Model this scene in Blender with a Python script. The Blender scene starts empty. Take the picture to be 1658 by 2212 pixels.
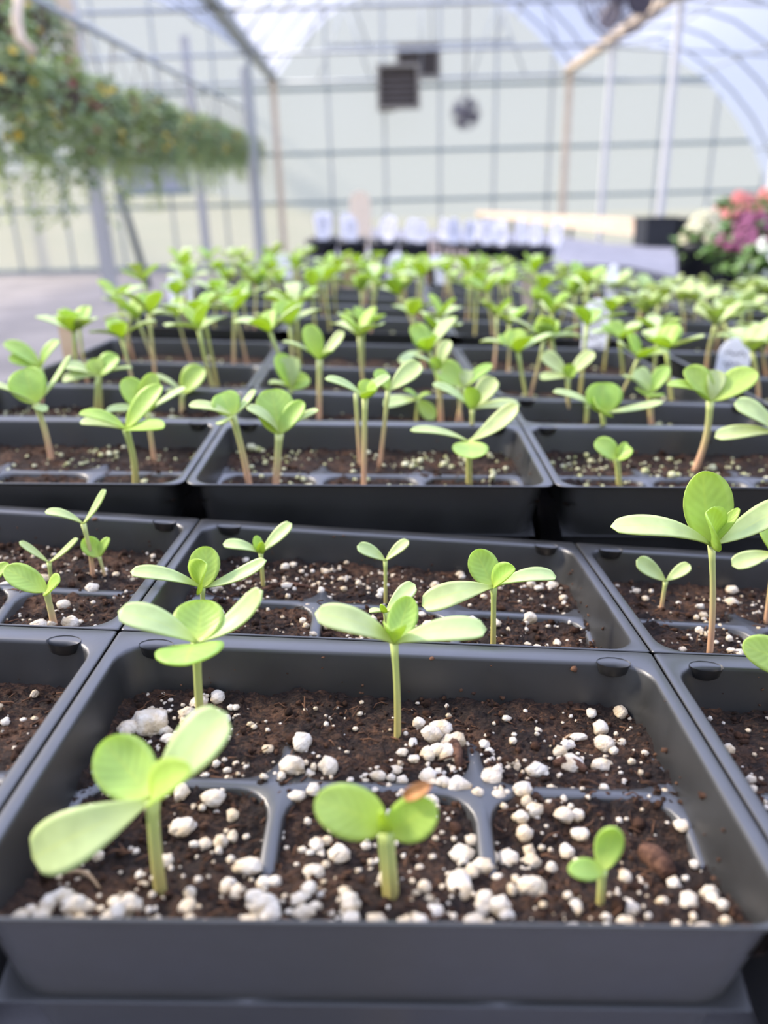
import bpy, math, random
from mathutils import Vector as V, Matrix, noise, Euler
from math import pi, sin, cos, tan, atan, radians, exp
C = bpy.context.scene.collection
SC = bpy.context.scene
R = random.Random(7)

# ------------------------------------------------------------------ camera
FPX = 1660.0; PITCH = atan((1106 - 452) / FPX); ROLL = radians(1.6); CAMZ = 1.15
_r = V((1, 0, 0)); _f = V((0, cos(PITCH), -sin(PITCH))); _d = V((0, -sin(PITCH), -cos(PITCH)))
RC = _r * cos(ROLL) + _d * sin(ROLL); DC = _r * -sin(ROLL) + _d * cos(ROLL)
EYE = V((0, 0, CAMZ))
cam = bpy.data.objects.new('camera', bpy.data.cameras.new('camera')); C.objects.link(cam)
m = Matrix.Identity(4)
for i in range(3):
    m[i][0] = RC[i]; m[i][1] = -DC[i]; m[i][2] = -_f[i]; m[i][3] = EYE[i]
cam.matrix_world = m
cd = cam.data; cd.sensor_fit = 'HORIZONTAL'; cd.sensor_width = 7.3; cd.lens = 7.3 * FPX / 1658
cd.clip_start = .01; cd.clip_end = 200
cd.dof.use_dof = True; cd.dof.focus_distance = .268; cd.dof.aperture_fstop = 1.95
SC.camera = cam

# ------------------------------------------------------------------ world, sun, exposure
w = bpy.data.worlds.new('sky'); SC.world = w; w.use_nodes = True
nt = w.node_tree; nt.nodes.clear()
tc = nt.nodes.new('ShaderNodeTexCoord'); sp = nt.nodes.new('ShaderNodeSeparateXYZ')
rp = nt.nodes.new('ShaderNodeValToRGB'); bg = nt.nodes.new('ShaderNodeBackground'); wo = nt.nodes.new('ShaderNodeOutputWorld')
rp.color_ramp.elements[0].position = 0.0; rp.color_ramp.elements[0].color = (.90, .95, .93, 1)
rp.color_ramp.elements[1].position = .8; rp.color_ramp.elements[1].color = (.64, .72, 1.0, 1)
e = rp.color_ramp.elements.new(.12); e.color = (.86, .92, 1.0, 1)
e = rp.color_ramp.elements.new(.30); e.color = (.74, .79, 1.0, 1)
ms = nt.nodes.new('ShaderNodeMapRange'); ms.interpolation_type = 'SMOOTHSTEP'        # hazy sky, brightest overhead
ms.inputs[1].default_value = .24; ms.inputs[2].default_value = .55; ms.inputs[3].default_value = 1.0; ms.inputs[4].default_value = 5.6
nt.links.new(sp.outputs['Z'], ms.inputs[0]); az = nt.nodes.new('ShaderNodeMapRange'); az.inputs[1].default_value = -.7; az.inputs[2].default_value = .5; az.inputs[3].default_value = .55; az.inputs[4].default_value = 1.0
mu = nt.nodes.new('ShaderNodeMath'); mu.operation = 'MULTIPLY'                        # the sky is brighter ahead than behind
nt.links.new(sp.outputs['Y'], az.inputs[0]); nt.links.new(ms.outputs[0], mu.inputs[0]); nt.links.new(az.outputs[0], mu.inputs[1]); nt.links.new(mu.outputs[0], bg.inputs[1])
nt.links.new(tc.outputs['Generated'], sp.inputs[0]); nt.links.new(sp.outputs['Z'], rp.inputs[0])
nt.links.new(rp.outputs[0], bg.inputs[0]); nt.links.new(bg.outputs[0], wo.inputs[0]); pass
sd = bpy.data.lights.new('sun', 'SUN'); sd.energy = 12.0; sd.angle = radians(9); sd.color = (1.0, .86, .64)
sun = bpy.data.objects.new('sun', sd); C.objects.link(sun)
SUN_FROM = V((-.76, .22, .62)).normalized()
sun.rotation_euler = (-SUN_FROM).to_track_quat('-Z', 'Y').to_euler()
SC.view_settings.view_transform = 'Standard'; SC.view_settings.look = 'None'
SC.view_settings.exposure = -0.25; SC.view_settings.gamma = 1
SC.view_settings.use_curve_mapping = False
SC.cycles.use_denoising = True
SC.cycles.max_bounces = 8; SC.cycles.diffuse_bounces = 3; SC.cycles.transparent_max_bounces = 16

# ------------------------------------------------------------------ helpers
def ray(px, py):
    return (RC * ((px - 829) / FPX) + DC * ((py - 1106) / FPX) + _f)
def at_z(px, py, z): return EYE + ray(px, py) * z            # at camera depth z
def at_y(px, py, y):                                          # on the vertical plane at forward distance y
    d = ray(px, py); return EYE + d * (y / d.y)
def at_h(px, py, h):                                          # on the horizontal plane at height h
    d = ray(px, py); return EYE + d * ((h - EYE.z) / d.z)

class MB:
    def __init__(s): s.v = []; s.f = []; s.uv = []
    def add(s, vs, fs, uv=None):
        o = len(s.v); s.v += [tuple(p) for p in vs]; s.f += [tuple(i + o for i in f) for f in fs]
        s.uv += (uv if uv else [(0, 0)] * len(vs)); return s
    def box(s, a, b, M=None):
        x0, y0, z0 = a; x1, y1, z1 = b
        vs = [V(p) for p in ((x0,y0,z0),(x1,y0,z0),(x1,y1,z0),(x0,y1,z0),(x0,y0,z1),(x1,y0,z1),(x1,y1,z1),(x0,y1,z1))]
        if M: vs = [M @ p for p in vs]
        return s.add(vs, [(0,3,2,1),(4,5,6,7),(0,1,5,4),(1,2,6,5),(2,3,7,6),(3,0,4,7)])
    def loft(s, loops, closed=True, cap0=False, cap1=False, uvs=None):
        k = len(loops[0]); vs = [p for l in loops for p in l]; fs = []
        for i in range(len(loops) - 1):
            for j in range(k if closed else k - 1):
                j2 = (j + 1) % k
                fs.append((i*k+j, i*k+j2, (i+1)*k+j2, (i+1)*k+j))
        if cap0: fs.append(tuple(range(k))[::-1])
        if cap1: fs.append(tuple((len(loops)-1)*k + j for j in range(k)))
        return s.add(vs, fs, uvs)
    def tube(s, pts, rad, n=8, cap=True):
        pts = [V(p) for p in pts]; rad = rad if isinstance(rad, (list, tuple)) else [rad] * len(pts)
        loops = []; uvs = []; up = V((.31, .52, .79))
        for i, p in enumerate(pts):
            t = (pts[min(i+1, len(pts)-1)] - pts[max(i-1, 0)]).normalized()
            a = t.cross(up); a = a.normalized() if a.length > .1 else t.cross(V((1,0,0))).normalized()
            b = t.cross(a)
            loops.append([p + (a*cos(2*pi*j/n) + b*sin(2*pi*j/n)) * rad[i] for j in range(n)])
            uvs += [(j/n, i/(len(pts)-1)) for j in range(n)]
        return s.loft(loops, True, cap, cap, uvs)
    def lathe(s, prof, n=16, org=(0,0,0), cap=True):
        o = V(org)
        return s.loft([[o + V((r*cos(2*pi*j/n), r*sin(2*pi*j/n), z)) for j in range(n)] for r, z in prof], True, cap, cap)
    def mesh(s, name, mat, smooth=True):
        me = bpy.data.meshes.new(name); me.from_pydata(s.v, [], s.f)
        if mat: me.materials.append(mat)
        u = me.uv_layers.new(name='UVMap'); li = [0] * len(me.loops); me.loops.foreach_get('vertex_index', li)
        flat = []
        for i in li: flat += s.uv[i]
        u.data.foreach_set('uv', flat)
        if smooth: me.polygons.foreach_set('use_smooth', [True] * len(me.polygons))
        me.update(); return me
    def build(s, name, mat, parent=None, smooth=True, loc=None):
        o = bpy.data.objects.new(name, s.mesh(name, mat, smooth)); C.objects.link(o)
        if parent: o.parent = parent
        if loc: o.location = loc
        return o

def tag(o, label=None, cat=None, group=None, kind=None):
    if label: o['label'] = label
    if cat: o['category'] = cat
    if group: o['group'] = group
    if kind: o['kind'] = kind
    return o
def empty(name, loc=(0,0,0), label=None, cat=None, group=None, rz=0):
    o = bpy.data.objects.new(name, None); C.objects.link(o); o.location = loc; o.rotation_euler = (0, 0, rz)
    o.empty_display_size = .02
    return tag(o, label, cat, group)
def place(me, name, parent=None, loc=None):
    o = bpy.data.objects.new(name, me); C.objects.link(o)
    if parent: o.parent = parent
    if loc: o.location = loc
    return o
def solid(o, t, off=-1):
    md = o.modifiers.new('solidify', 'SOLIDIFY'); md.thickness = t; md.offset = off; return o
def copy_tree(o, parent=None):
    c = o.copy(); C.objects.link(c)
    if parent: c.parent = parent
    for ch in o.children: copy_tree(ch, c)
    return c

# ------------------------------------------------------------------ materials
def mat(name, col, rough=.6, spec=.5, metal=0, bump=None, var=None, trans=None, sheen=None):
    """bump=(scale, strength, dist); var=(scale, colour2, detail)"""
    M = bpy.data.materials.new(name); M.use_nodes = True; t = M.node_tree; n = t.nodes; b = n['Principled BSDF']
    b.inputs['Base Color'].default_value = (*col, 1); b.inputs['Roughness'].default_value = rough
    b.inputs['Specular IOR Level'].default_value = spec; b.inputs['Metallic'].default_value = metal
    co = n.new('ShaderNodeTexCoord')
    if var:
        no = n.new('ShaderNodeTexNoise'); no.inputs['Scale'].default_value = var[0]; no.inputs['Detail'].default_value = var[2] if len(var) > 2 else 4
        mr = n.new('ShaderNodeMapRange'); mr.inputs[1].default_value = .38; mr.inputs[2].default_value = .62
        mx = n.new('ShaderNodeMix'); mx.data_type = 'RGBA'; mx.inputs[6].default_value = (*col, 1); mx.inputs[7].default_value = (*var[1], 1)
        t.links.new(co.outputs['Object'], no.inputs['Vector']); t.links.new(no.outputs[0], mr.inputs[0])
        t.links.new(mr.outputs[0], mx.inputs[0]); t.links.new(mx.outputs[2], b.inputs['Base Color'])
    if bump:
        nb = n.new('ShaderNodeTexNoise'); nb.inputs['Scale'].default_value = bump[0]; nb.inputs['Detail'].default_value = 6
        bm = n.new('ShaderNodeBump'); bm.inputs['Strength'].default_value = bump[1]; bm.inputs['Distance'].default_value = bump[2]
        t.links.new(co.outputs['Object'], nb.inputs['Vector']); t.links.new(nb.outputs[0], bm.inputs['Height']); t.links.new(bm.outputs[0], b.inputs['Normal'])
    if trans:
        out = n['Material Output']; tr = n.new('ShaderNodeBsdfTranslucent'); tr.inputs[0].default_value = (*trans[1], 1)
        ms = n.new('ShaderNodeMixShader'); ms.inputs[0].default_value = trans[0]
        t.links.new(b.outputs[0], ms.inputs[1]); t.links.new(tr.outputs[0], ms.inputs[2]); t.links.new(ms.outputs[0], out.inputs[0])
    return M

def leaf_mat(name, col, col2, tcol, fac, rough=.42, veins=0):
    M = bpy.data.materials.new(name); M.use_nodes = True; t = M.node_tree; n = t.nodes; L = t.links; b = n['Principled BSDF']
    uv = n.new('ShaderNodeUVMap'); sx = n.new('ShaderNodeSeparateXYZ'); L.new(uv.outputs[0], sx.inputs[0])
    # midrib and base are paler
    ab = n.new('ShaderNodeMath'); ab.operation = 'ABSOLUTE'; L.new(sx.outputs['Y'], ab.inputs[0])
    mr = n.new('ShaderNodeMapRange'); mr.inputs[1].default_value = .0; mr.inputs[2].default_value = .10; mr.inputs[3].default_value = .45; mr.inputs[4].default_value = 0
    L.new(ab.outputs[0], mr.inputs[0])
    mb = n.new('ShaderNodeMapRange'); mb.inputs[1].default_value = .0; mb.inputs[2].default_value = .38; mb.inputs[3].default_value = .9; mb.inputs[4].default_value = 0
    L.new(sx.outputs['X'], mb.inputs[0])
    mxm = n.new('ShaderNodeMath'); mxm.operation = 'MAXIMUM'; L.new(mr.outputs[0], mxm.inputs[0]); L.new(mb.outputs[0], mxm.inputs[1])
    co = n.new('ShaderNodeTexCoord'); no = n.new('ShaderNodeTexNoise'); no.inputs['Scale'].default_value = 160; no.inputs['Detail'].default_value = 3
    L.new(co.outputs['Object'], no.inputs['Vector'])
    height = no.outputs[0]
    if veins:
        m1 = n.new('ShaderNodeMath'); m1.operation = 'MULTIPLY_ADD'; m1.inputs[1].default_value = -.32; L.new(ab.outputs[0], m1.inputs[0]); L.new(sx.outputs['X'], m1.inputs[2])
        m2 = n.new('ShaderNodeMath'); m2.operation = 'MULTIPLY'; m2.inputs[1].default_value = 44; L.new(m1.outputs[0], m2.inputs[0])
        m3 = n.new('ShaderNodeMath'); m3.operation = 'SINE'; L.new(m2.outputs[0], m3.inputs[0])
        m4 = n.new('ShaderNodeMath'); m4.operation = 'MULTIPLY_ADD'; m4.inputs[1].default_value = veins; L.new(m3.outputs[0], m4.inputs[0]); L.new(no.outputs[0], m4.inputs[2]); height = m4.outputs[0]
    oi = n.new('ShaderNodeObjectInfo')
    hs = n.new('ShaderNodeHueSaturation'); hs.inputs['Color'].default_value = (*col, 1)
    h = n.new('ShaderNodeMapRange'); h.inputs[3].default_value = .485; h.inputs[4].default_value = .515; L.new(oi.outputs['Random'], h.inputs[0]); L.new(h.outputs[0], hs.inputs['Hue'])
    vv = n.new('ShaderNodeMapRange'); vv.inputs[1].default_value = .3; vv.inputs[2].default_value = .7; vv.inputs[3].default_value = .86; vv.inputs[4].default_value = 1.12; L.new(height, vv.inputs[0]); L.new(vv.outputs[0], hs.inputs['Value'])
    mx = n.new('ShaderNodeMix'); mx.data_type = 'RGBA'; mx.inputs[7].default_value = (*col2, 1)
    L.new(mxm.outputs[0], mx.inputs[0]); L.new(hs.outputs[0], mx.inputs[6]); L.new(mx.outputs[2], b.inputs['Base Color'])
    b.inputs['Roughness'].default_value = rough; b.inputs['Specular IOR Level'].default_value = .45
    bm = n.new('ShaderNodeBump'); bm.inputs['Strength'].default_value = .25; bm.inputs['Distance'].default_value = .0006
    L.new(height, bm.inputs['Height']); L.new(bm.outputs[0], b.inputs['Normal'])
    tr = n.new('ShaderNodeBsdfTranslucent'); tr.inputs[0].default_value = (*tcol, 1)
    ms = n.new('ShaderNodeMixShader'); ms.inputs[0].default_value = fac
    L.new(b.outputs[0], ms.inputs[1]); L.new(tr.outputs[0], ms.inputs[2]); L.new(ms.outputs[0], n['Material Output'].inputs[0])
    return M

def sheet_mat(name, tcol, dcol, fac):
    M = bpy.data.materials.new(name); M.use_nodes = True; t = M.node_tree; n = t.nodes; n.remove(n['Principled BSDF'])
    a = n.new('ShaderNodeBsdfTransparent'); a.inputs[0].default_value = (*tcol, 1)
    b = n.new('ShaderNodeBsdfTranslucent'); b.inputs[0].default_value = (*dcol, 1)
    c = n.new('ShaderNodeBsdfDiffuse'); c.inputs[0].default_value = (*dcol, 1)
    m1 = n.new('ShaderNodeMixShader'); m1.inputs[0].default_value = .25; t.links.new(b.outputs[0], m1.inputs[1]); t.links.new(c.outputs[0], m1.inputs[2])
    ms = n.new('ShaderNodeMixShader'); ms.inputs[0].default_value = fac
    t.links.new(a.outputs[0], ms.inputs[1]); t.links.new(m1.outputs[0], ms.inputs[2]); t.links.new(ms.outputs[0], n['Material Output'].inputs[0])
    return M

def stem_mat(name, top, low):
    M = bpy.data.materials.new(name); M.use_nodes = True; t = M.node_tree; n = t.nodes; b = n['Principled BSDF']
    uv = n.new('ShaderNodeUVMap'); sx = n.new('ShaderNodeSeparateXYZ'); rp = n.new('ShaderNodeValToRGB')
    rp.color_ramp.elements[0].position = .25; rp.color_ramp.elements[0].color = (*low, 1)
    rp.color_ramp.elements[1].position = .85; rp.color_ramp.elements[1].color = (*top, 1)
    t.links.new(uv.outputs[0], sx.inputs[0]); t.links.new(sx.outputs['Y'], rp.inputs[0]); t.links.new(rp.outputs[0], b.inputs['Base Color'])
    b.inputs['Roughness'].default_value = .45; b.inputs['Subsurface Weight'].default_value = .25; b.inputs['Subsurface Radius'].default_value = (.002, .002, .001); b.inputs['Subsurface Scale'].default_value = .5
    return M

def plastic_mat(name, col):
    M = bpy.data.materials.new(name); M.use_nodes = True; t = M.node_tree; n = t.nodes; L = t.links; b = n['Principled BSDF']
    co = n.new('ShaderNodeTexCoord')
    vo = n.new('ShaderNodeTexVoronoi'); vo.inputs['Scale'].default_value = 260; vo.inputs['Randomness'].default_value = 1
    L.new(co.outputs['Object'], vo.inputs['Vector'])
    lt = n.new('ShaderNodeMath'); lt.operation = 'LESS_THAN'; lt.inputs[1].default_value = .03; L.new(vo.outputs['Distance'], lt.inputs[0])
    no = n.new('ShaderNodeTexNoise'); no.inputs['Scale'].default_value = 45; no.inputs['Detail'].default_value = 5; L.new(co.outputs['Object'], no.inputs['Vector'])
    gt = n.new('ShaderNodeMath'); gt.operation = 'GREATER_THAN'; gt.inputs[1].default_value = .55; L.new(no.outputs[0], gt.inputs[0])
    mu = n.new('ShaderNodeMath'); mu.operation = 'MULTIPLY'; L.new(lt.outputs[0], mu.inputs[0]); L.new(gt.outputs[0], mu.inputs[1])
    mx = n.new('ShaderNodeMix'); mx.data_type = 'RGBA'; mx.inputs[6].default_value = (*col, 1); mx.inputs[7].default_value = (.16, .11, .075, 1)
    L.new(mu.outputs[0], mx.inputs[0]); L.new(mx.outputs[2], b.inputs['Base Color'])
    rr = n.new('ShaderNodeMapRange'); rr.inputs[1].default_value = .35; rr.inputs[2].default_value = .7; rr.inputs[3].default_value = .40; rr.inputs[4].default_value = .56
    L.new(no.outputs[0], rr.inputs[0]); L.new(rr.outputs[0], b.inputs['Roughness'])
    b.inputs['Specular IOR Level'].default_value = .85; b.inputs['Coat Weight'].default_value = .5; b.inputs['Coat Roughness'].default_value = .38
    n2 = n.new('ShaderNodeTexNoise'); n2.inputs['Scale'].default_value = 60; bm = n.new('ShaderNodeBump'); bm.inputs['Strength'].default_value = .15; bm.inputs['Distance'].default_value = .001
    L.new(co.outputs['Object'], n2.inputs['Vector']); L.new(n2.outputs[0], bm.inputs['Height']); L.new(bm.outputs[0], b.inputs['Normal'])
    return M

def soil_mat(name):
    M = bpy.data.materials.new(name); M.use_nodes = True; t = M.node_tree; n = t.nodes; L = t.links; b = n['Principled BSDF']
    co = n.new('ShaderNodeTexCoord')
    mp = n.new('ShaderNodeMapping'); mp.inputs['Scale'].default_value = (1, 1.9, 1.4); mp.inputs['Rotation'].default_value = (0, 0, .6); L.new(co.outputs['Object'], mp.inputs[0])
    a = n.new('ShaderNodeTexNoise'); a.inputs['Scale'].default_value = 420; a.inputs['Detail'].default_value = 7; a.inputs['Distortion'].default_value = 1.2; L.new(mp.outputs[0], a.inputs['Vector'])
    c = n.new('ShaderNodeTexNoise'); c.inputs['Scale'].default_value = 70; c.inputs['Detail'].default_value = 4; L.new(co.outputs['Object'], c.inputs['Vector'])
    r = n.new('ShaderNodeValToRGB'); el = r.color_ramp.elements
    el[0].position = .34; el[0].color = (.006, .004, .003, 1); el[1].position = .72; el[1].color = (.13, .064, .032, 1)
    e = el.new(.5); e.color = (.022, .0125, .008, 1)
    ad = n.new('ShaderNodeMath'); ad.operation = 'MULTIPLY_ADD'; ad.inputs[1].default_value = .5; L.new(c.outputs[0], ad.inputs[0])
    sc = n.new('ShaderNodeMath'); sc.operation = 'MULTIPLY'; sc.inputs[1].default_value = .52; L.new(a.outputs[0], sc.inputs[0]); L.new(sc.outputs[0], ad.inputs[2])
    L.new(ad.outputs[0], r.inputs[0]); L.new(r.outputs[0], b.inputs['Base Color'])
    b.inputs['Roughness'].default_value = .85; b.inputs['Specular IOR Level'].default_value = .25
    bm = n.new('ShaderNodeBump'); bm.inputs['Strength'].default_value = 1; bm.inputs['Distance'].default_value = .0022
    L.new(a.outputs[0], bm.inputs['Height']); L.new(bm.outputs[0], b.inputs['Normal'])
    return M

M_PLASTIC = plastic_mat('black_plastic', (.0125, .0130, .0125))
M_SOIL = soil_mat('potting_mix')
M_PERL = mat('perlite_white', (.63, .57, .47), .85, .3, bump=(700, 1, .0012), var=(150, (.52, .41, .26), 4))
M_PERLG = mat('perlite_algae', (.62, .60, .40), .85, .3, bump=(900, .8, .0006), var=(230, (.36, .37, .15), 3))
M_COT = leaf_mat('seed_leaf', (.58, .68, .31), (.66, .72, .24), (.62, .76, .13), .36)
M_TRUE = leaf_mat('first_leaf', (.45, .63, .16), (.64, .74, .16), (.66, .82, .05), .45, .42, .10)
M_BUD = leaf_mat('young_bud', (.52, .68, .10), (.60, .72, .10), (.68, .82, .05), .45)
M_STEM = stem_mat('green_stem', (.47, .56, .17), (.46, .40, .13))
M_STEMP = stem_mat('blushed_stem', (.50, .56, .20), (.60, .36, .21))
M_BROWN = mat('dry_husk', (.34, .14, .05), .7, .3, var=(300, (.52, .26, .10), 3))
M_BARK = mat('bark_bit', (.05, .024, .015), .9, .2, var=(500, (.12, .06, .035), 4), bump=(600, 1, .0012))
M_CRUMB = mat('peat_crumb', (.016, .009, .006), .95, .15, var=(300, (.055, .027, .015), 4), bump=(900, 1, .0008)); M_FIBRE = mat('peat_fibre', (.13, .065, .034), .9, .2, var=(120, (.035, .018, .011), 3))
M_TWIG = mat('dry_twig', (.33, .22, .12), .75, .3)

# ------------------------------------------------------------------ the bench and the trays on it
W = .178; BT = .055                                            # pack width; sideways tilt of the bench
def bench_z(x): return CAMZ - .2045 - BT * x
def row(a, b): return (at_z(*a), at_z(*b))
def rowz(a, b):
    z = FPX * W / math.hypot(b[0] - a[0], b[1] - a[1]); return (at_z(*a, z), at_z(*b, z))
class Tray:
    N = 0; hero = False
    def __init__(s, rows): s.id = Tray.N; Tray.N += 1; s.rows = rows; s.P = [(rows[1][0] - rows[0][0]).length, (rows[2][0] - rows[1][0]).length]
    def pt(s, u, v, h=0):                                      # u: 0..3 packs across, v: 0..2 packs deep, h: metres below the rim
        i = 0 if v < 1 else 1; t = v - i
        A = s.rows[i][0].lerp(s.rows[i+1][0], t); B = s.rows[i][1].lerp(s.rows[i+1][1], t)
        p = A + (B - A) * (u - 1); return p - V((BT * h, 0, h))
    def uv(s, p):
        u, v = 1.5, 1.0
        for _ in range(12):
            q = s.pt(u, v); du = (s.pt(u + .01, v) - q) / .01; dv = (s.pt(u, v + .01) - q) / .01 if v < 1.98 else (q - s.pt(u, v - .01)) / .01
            ex, ey = p.x - q.x, p.y - q.y; det = du.x * dv.y - du.y * dv.x
            u += (ex * dv.y - ey * dv.x) / det; v += (du.x * ey - du.y * ex) / det
            v = max(-.2, min(1.999, v))
        return u, v
    def soil_h(s, u, v):
        b = v % 1.0; h = .0170
        if b < .5: h = .0170 + .0030 * min(1, (.5 - b) * 8) - (.0100 if s.hero else .006) * max(0, (.36 - b) / .36) ** 1.5
        i = min(2, max(0, int(math.floor(u)))); j = 0 if v < 1 else 1
        x = (u - i) * W; y = (v - j) * s.P[j]; sd_ = s.id * 6 + j * 3 + i + 1
        q = V((x * 60 + sd_ * 7.3, y * 60, sd_))
        n = noise.noise(q) * .0020 + noise.noise(q * 3.1) * .0016 + noise.noise(q * 8) * .0011 + noise.noise(q * 19) * .0008 + (noise.noise(q * 41) * .0004 if s.hero else 0)
        e = min(x - .006, W - .006 - x, s.P[j] - .0103 - y); return h - n - .0022 * exp(-max(0, e) / .006)
    def on_soil(s, px, py):
        z = s.pt(1.5, .5).z - .02
        for _ in range(10):
            p = at_h(px, py, z); u, v = s.uv(p); z = s.pt(u, v, s.soil_h(u, v)).z
        return p
GR = {}
def flat_rows(y0, p, xl, n=2, z=None):                           # a tray lying flat on the bench, its left edge at xl
    out = []
    for k in range(3):
        y = y0 + k * p
        out.append((V((xl + W, y, bench_z(xl + W) + (z or .0845))), V((xl + 2*W, y, bench_z(xl + 2*W) + (z or .0845)))))
    return out
zz = FPX * W / 1939
T1 = Tray([(at_z(-158, 1987, zz), at_z(1781, 2010, zz)), rowz((257, 1360), (1407, 1408)), rowz((434, 1119), (1240, 1171))])
_a, _b = rowz((395, 1046), (1201, 1051)); _c, _d2 = rowz((487.5, 905), (1123, 914))
_e = rowz((541, 849), (1095, 866)); sh = V((0, .012, 0))
T2 = Tray([(_a, _b), (_c, _d2), (_e[0] + sh, _e[1] + sh)])
g3 = rowz((575, 789), (1015, 802)); h3 = rowz((610, 738), (980, 746))
T1.hero = T2.hero = True
T3 = Tray([(_e[0] + sh + V((-.002, .004, 0)), _e[1] + sh + V((-.002, .004, 0))), g3, h3])
T4 = Tray(flat_rows(.815, .117, -.278)); T5 = Tray(flat_rows(1.053, .117, -.283)); T6 = Tray(flat_rows(1.291, .117, -.275))
T7 = Tray(flat_rows(.395, .117, .272)); T8 = Tray(flat_rows(.633, .117, .270)); T9 = Tray(flat_rows(.871, .117, .274)); T10 = Tray(flat_rows(1.109, .117, .272))

def rrect(x0, y0, x1, y1, r, n=5):
    """loop, counter-clockwise from front left; r = one radius or (fl, fr, br, bl)"""
    if not isinstance(r, tuple): r = (r,) * 4
    out = []
    for k, (cx, cy, a0) in enumerate(((x0, y0, pi), (x1, y0, 1.5*pi), (x1, y1, 0), (x0, y1, .5*pi))):
        q = r[k]; cx += q if k in (0, 3) else -q; cy += q if k in (0, 1) else -q
        for i in range(n + 1):
            a = a0 + pi/2 * i / n; out.append((cx + q*cos(a), cy + q*sin(a)))
    # subdivide the long sides so that the loops follow the bilinear tray
    res = []
    for i, p in enumerate(out):
        res.append(p); q = out[(i + 1) % len(out)]
        if (i + 1) % (n + 1) == 0:
            for k in range(1, 6): res.append((p[0] + (q[0]-p[0])*k/6, p[1] + (q[1]-p[1])*k/6))
    return res

def pack_meshes(T, i, j, H):
    P = T.P[j]
    def w(p, h): return T.pt(i + p[0] / W, j + p[1] / P * .9999, h)
    g = .00012; cf = .006 if j == 0 else .0008
    outer = rrect(g, g, W - g, P - g, (cf, cf, .0012, .0012))
    def inn(h, dr=0): k = h * .15; return rrect(.0045 + k + dr, .0016 + k + dr, W - .0045 - k - dr, P - .0085 - k - dr, .010)
    mb = MB()
    loops = []
    loops.append([w(p, .0010) for p in rrect(g+.0003, g+.0003, W - g-.0003, P - g-.0003, (cf, cf, .0012, .0012))])
    loops.append([w(p, .0004) for p in rrect(g+.0002, g+.0002, W-g-.0002, P-g-.0002, (cf, cf, .0012, .0012))])
    loops.append([w(p, 0) for p in rrect(g+.0008, g+.0006, W-g-.0008, P-g-.0008, (cf, cf, .0012, .0012))])
    loops.append([w(p, 0) for p in inn(0, -.0008)])
    loops.append([w(p, .0004) for p in inn(0, -.0002)])
    loops.append([w(p, .0016) for p in inn(0, .0001)])
    for h in (.006, .012, .018, .026, .036, H): loops.append([w(p, h) for p in inn(h)])
    mb.loft(loops, True, False, True)
    # shallow moulded thumb scoops at the back corners of the opening
    scs = []
    for x0 in (.0045 + .0105, W - .0045 - .0105):
        sc = MB(); scs.append(sc); cx, cy = x0, P - .0085; lp = []
        for k, (r, h) in enumerate(((.0056, -.0003), (.0052, .0004), (.0046, .0032), (.0030, .0042), (.0008, .0044))):
            lp.append([w((cx + r*cos(2*pi*q/14), cy - .0002 + r*.62*sin(2*pi*q/14)), h) for q in range(14)])
        sc.loft(lp, True, False, True)
    # dividers: six rounded openings in a sunken web
    dv = MB(); hd0 = .0155; ins = .0045 + hd0 * .15; insf = .0016 + hd0*.15; insb = .0085 + hd0*.15
    def hd(x, y):
        d = abs(y - P * .525); return hd0 + .0042 * (max(0, d - .006) / .024) ** 1.6
    for a in range(3):
        for b in range(2):
            cw = (W - 2*ins) / 3; ym = P * .525
            x0 = ins + a*cw; y0, y1 = (insf, ym) if b == 0 else (ym, P - insb); x1 = x0 + cw; t = .0015
            o = rrect(x0, y0, x1, y1, .00001, 5); q = rrect(x0 + t, y0 + t, x1 - t, y1 - t, .0105, 5)
            q2 = rrect(x0+t+.0007, y0+t+.0007, x1-t-.0007, y1-t-.0007, .0100, 5)
            dv.loft([[w(p, hd(*p)) for p in o], [w(p, hd(*p)) for p in q], [w(p, hd(*p) + .0009) for p in q2], [w(p, hd(*p) + .022) for p in rrect(x0+t+.003, y0+t+.003, x1-t-.003, y1-t-.003, .009, 5)]])
    return mb, scs, dv

def soil_mesh(T, i, j, nx, ny, seed):
    P = T.P[j]; mb = MB(); vs = []; fs = []
    for b in range(ny + 1):
        for a in range(nx + 1):
            x = .0062 + (W - .0124) * a / nx; y = .0035 + (P - .0138) * b / ny
            u, v = i + x / W, j + min(.999, y / P)
            h = T.soil_h(u, v)
            vs.append(T.pt(u, v, h))
    for b in range(ny):
        for a in range(nx):
            k = b * (nx + 1) + a; fs.append((k, k + 1, k + nx + 2, k + nx + 1))
    return mb.add(vs, fs)

# icosphere template for perlite grains
def ico(sub):
    import bmesh
    b = bmesh.new(); bmesh.ops.create_icosphere(b, subdivisions=sub, radius=1)
    b.verts.ensure_lookup_table(); r = ([v.co.copy() for v in b.verts], [tuple(v.index for v in f.verts) for f in b.faces]); b.free(); return r
ICO1, ICO2 = ico(1), ico(2)
def grain(mb, c, r, tpl, rnd, amp=.35):
    o = V((rnd.random()*50, rnd.random()*50, rnd.random()*50)); s = V((rnd.uniform(.75, 1.3), rnd.uniform(.75, 1.2), rnd.uniform(.6, 1.0)))
    E_ = Euler((rnd.random()*6, rnd.random()*6, rnd.random()*6)).to_matrix(); vs = []
    for v in tpl[0]:
        k = r * (1 + amp * noise.noise(v * 1.6 + o) + amp * .5 * noise.noise(v * 4 + o)); q = E_ @ v
        vs.append(c + V((q.x*s.x, q.y*s.y, q.z*s.z)) * k)
    mb.add(vs, tpl[1])
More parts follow.
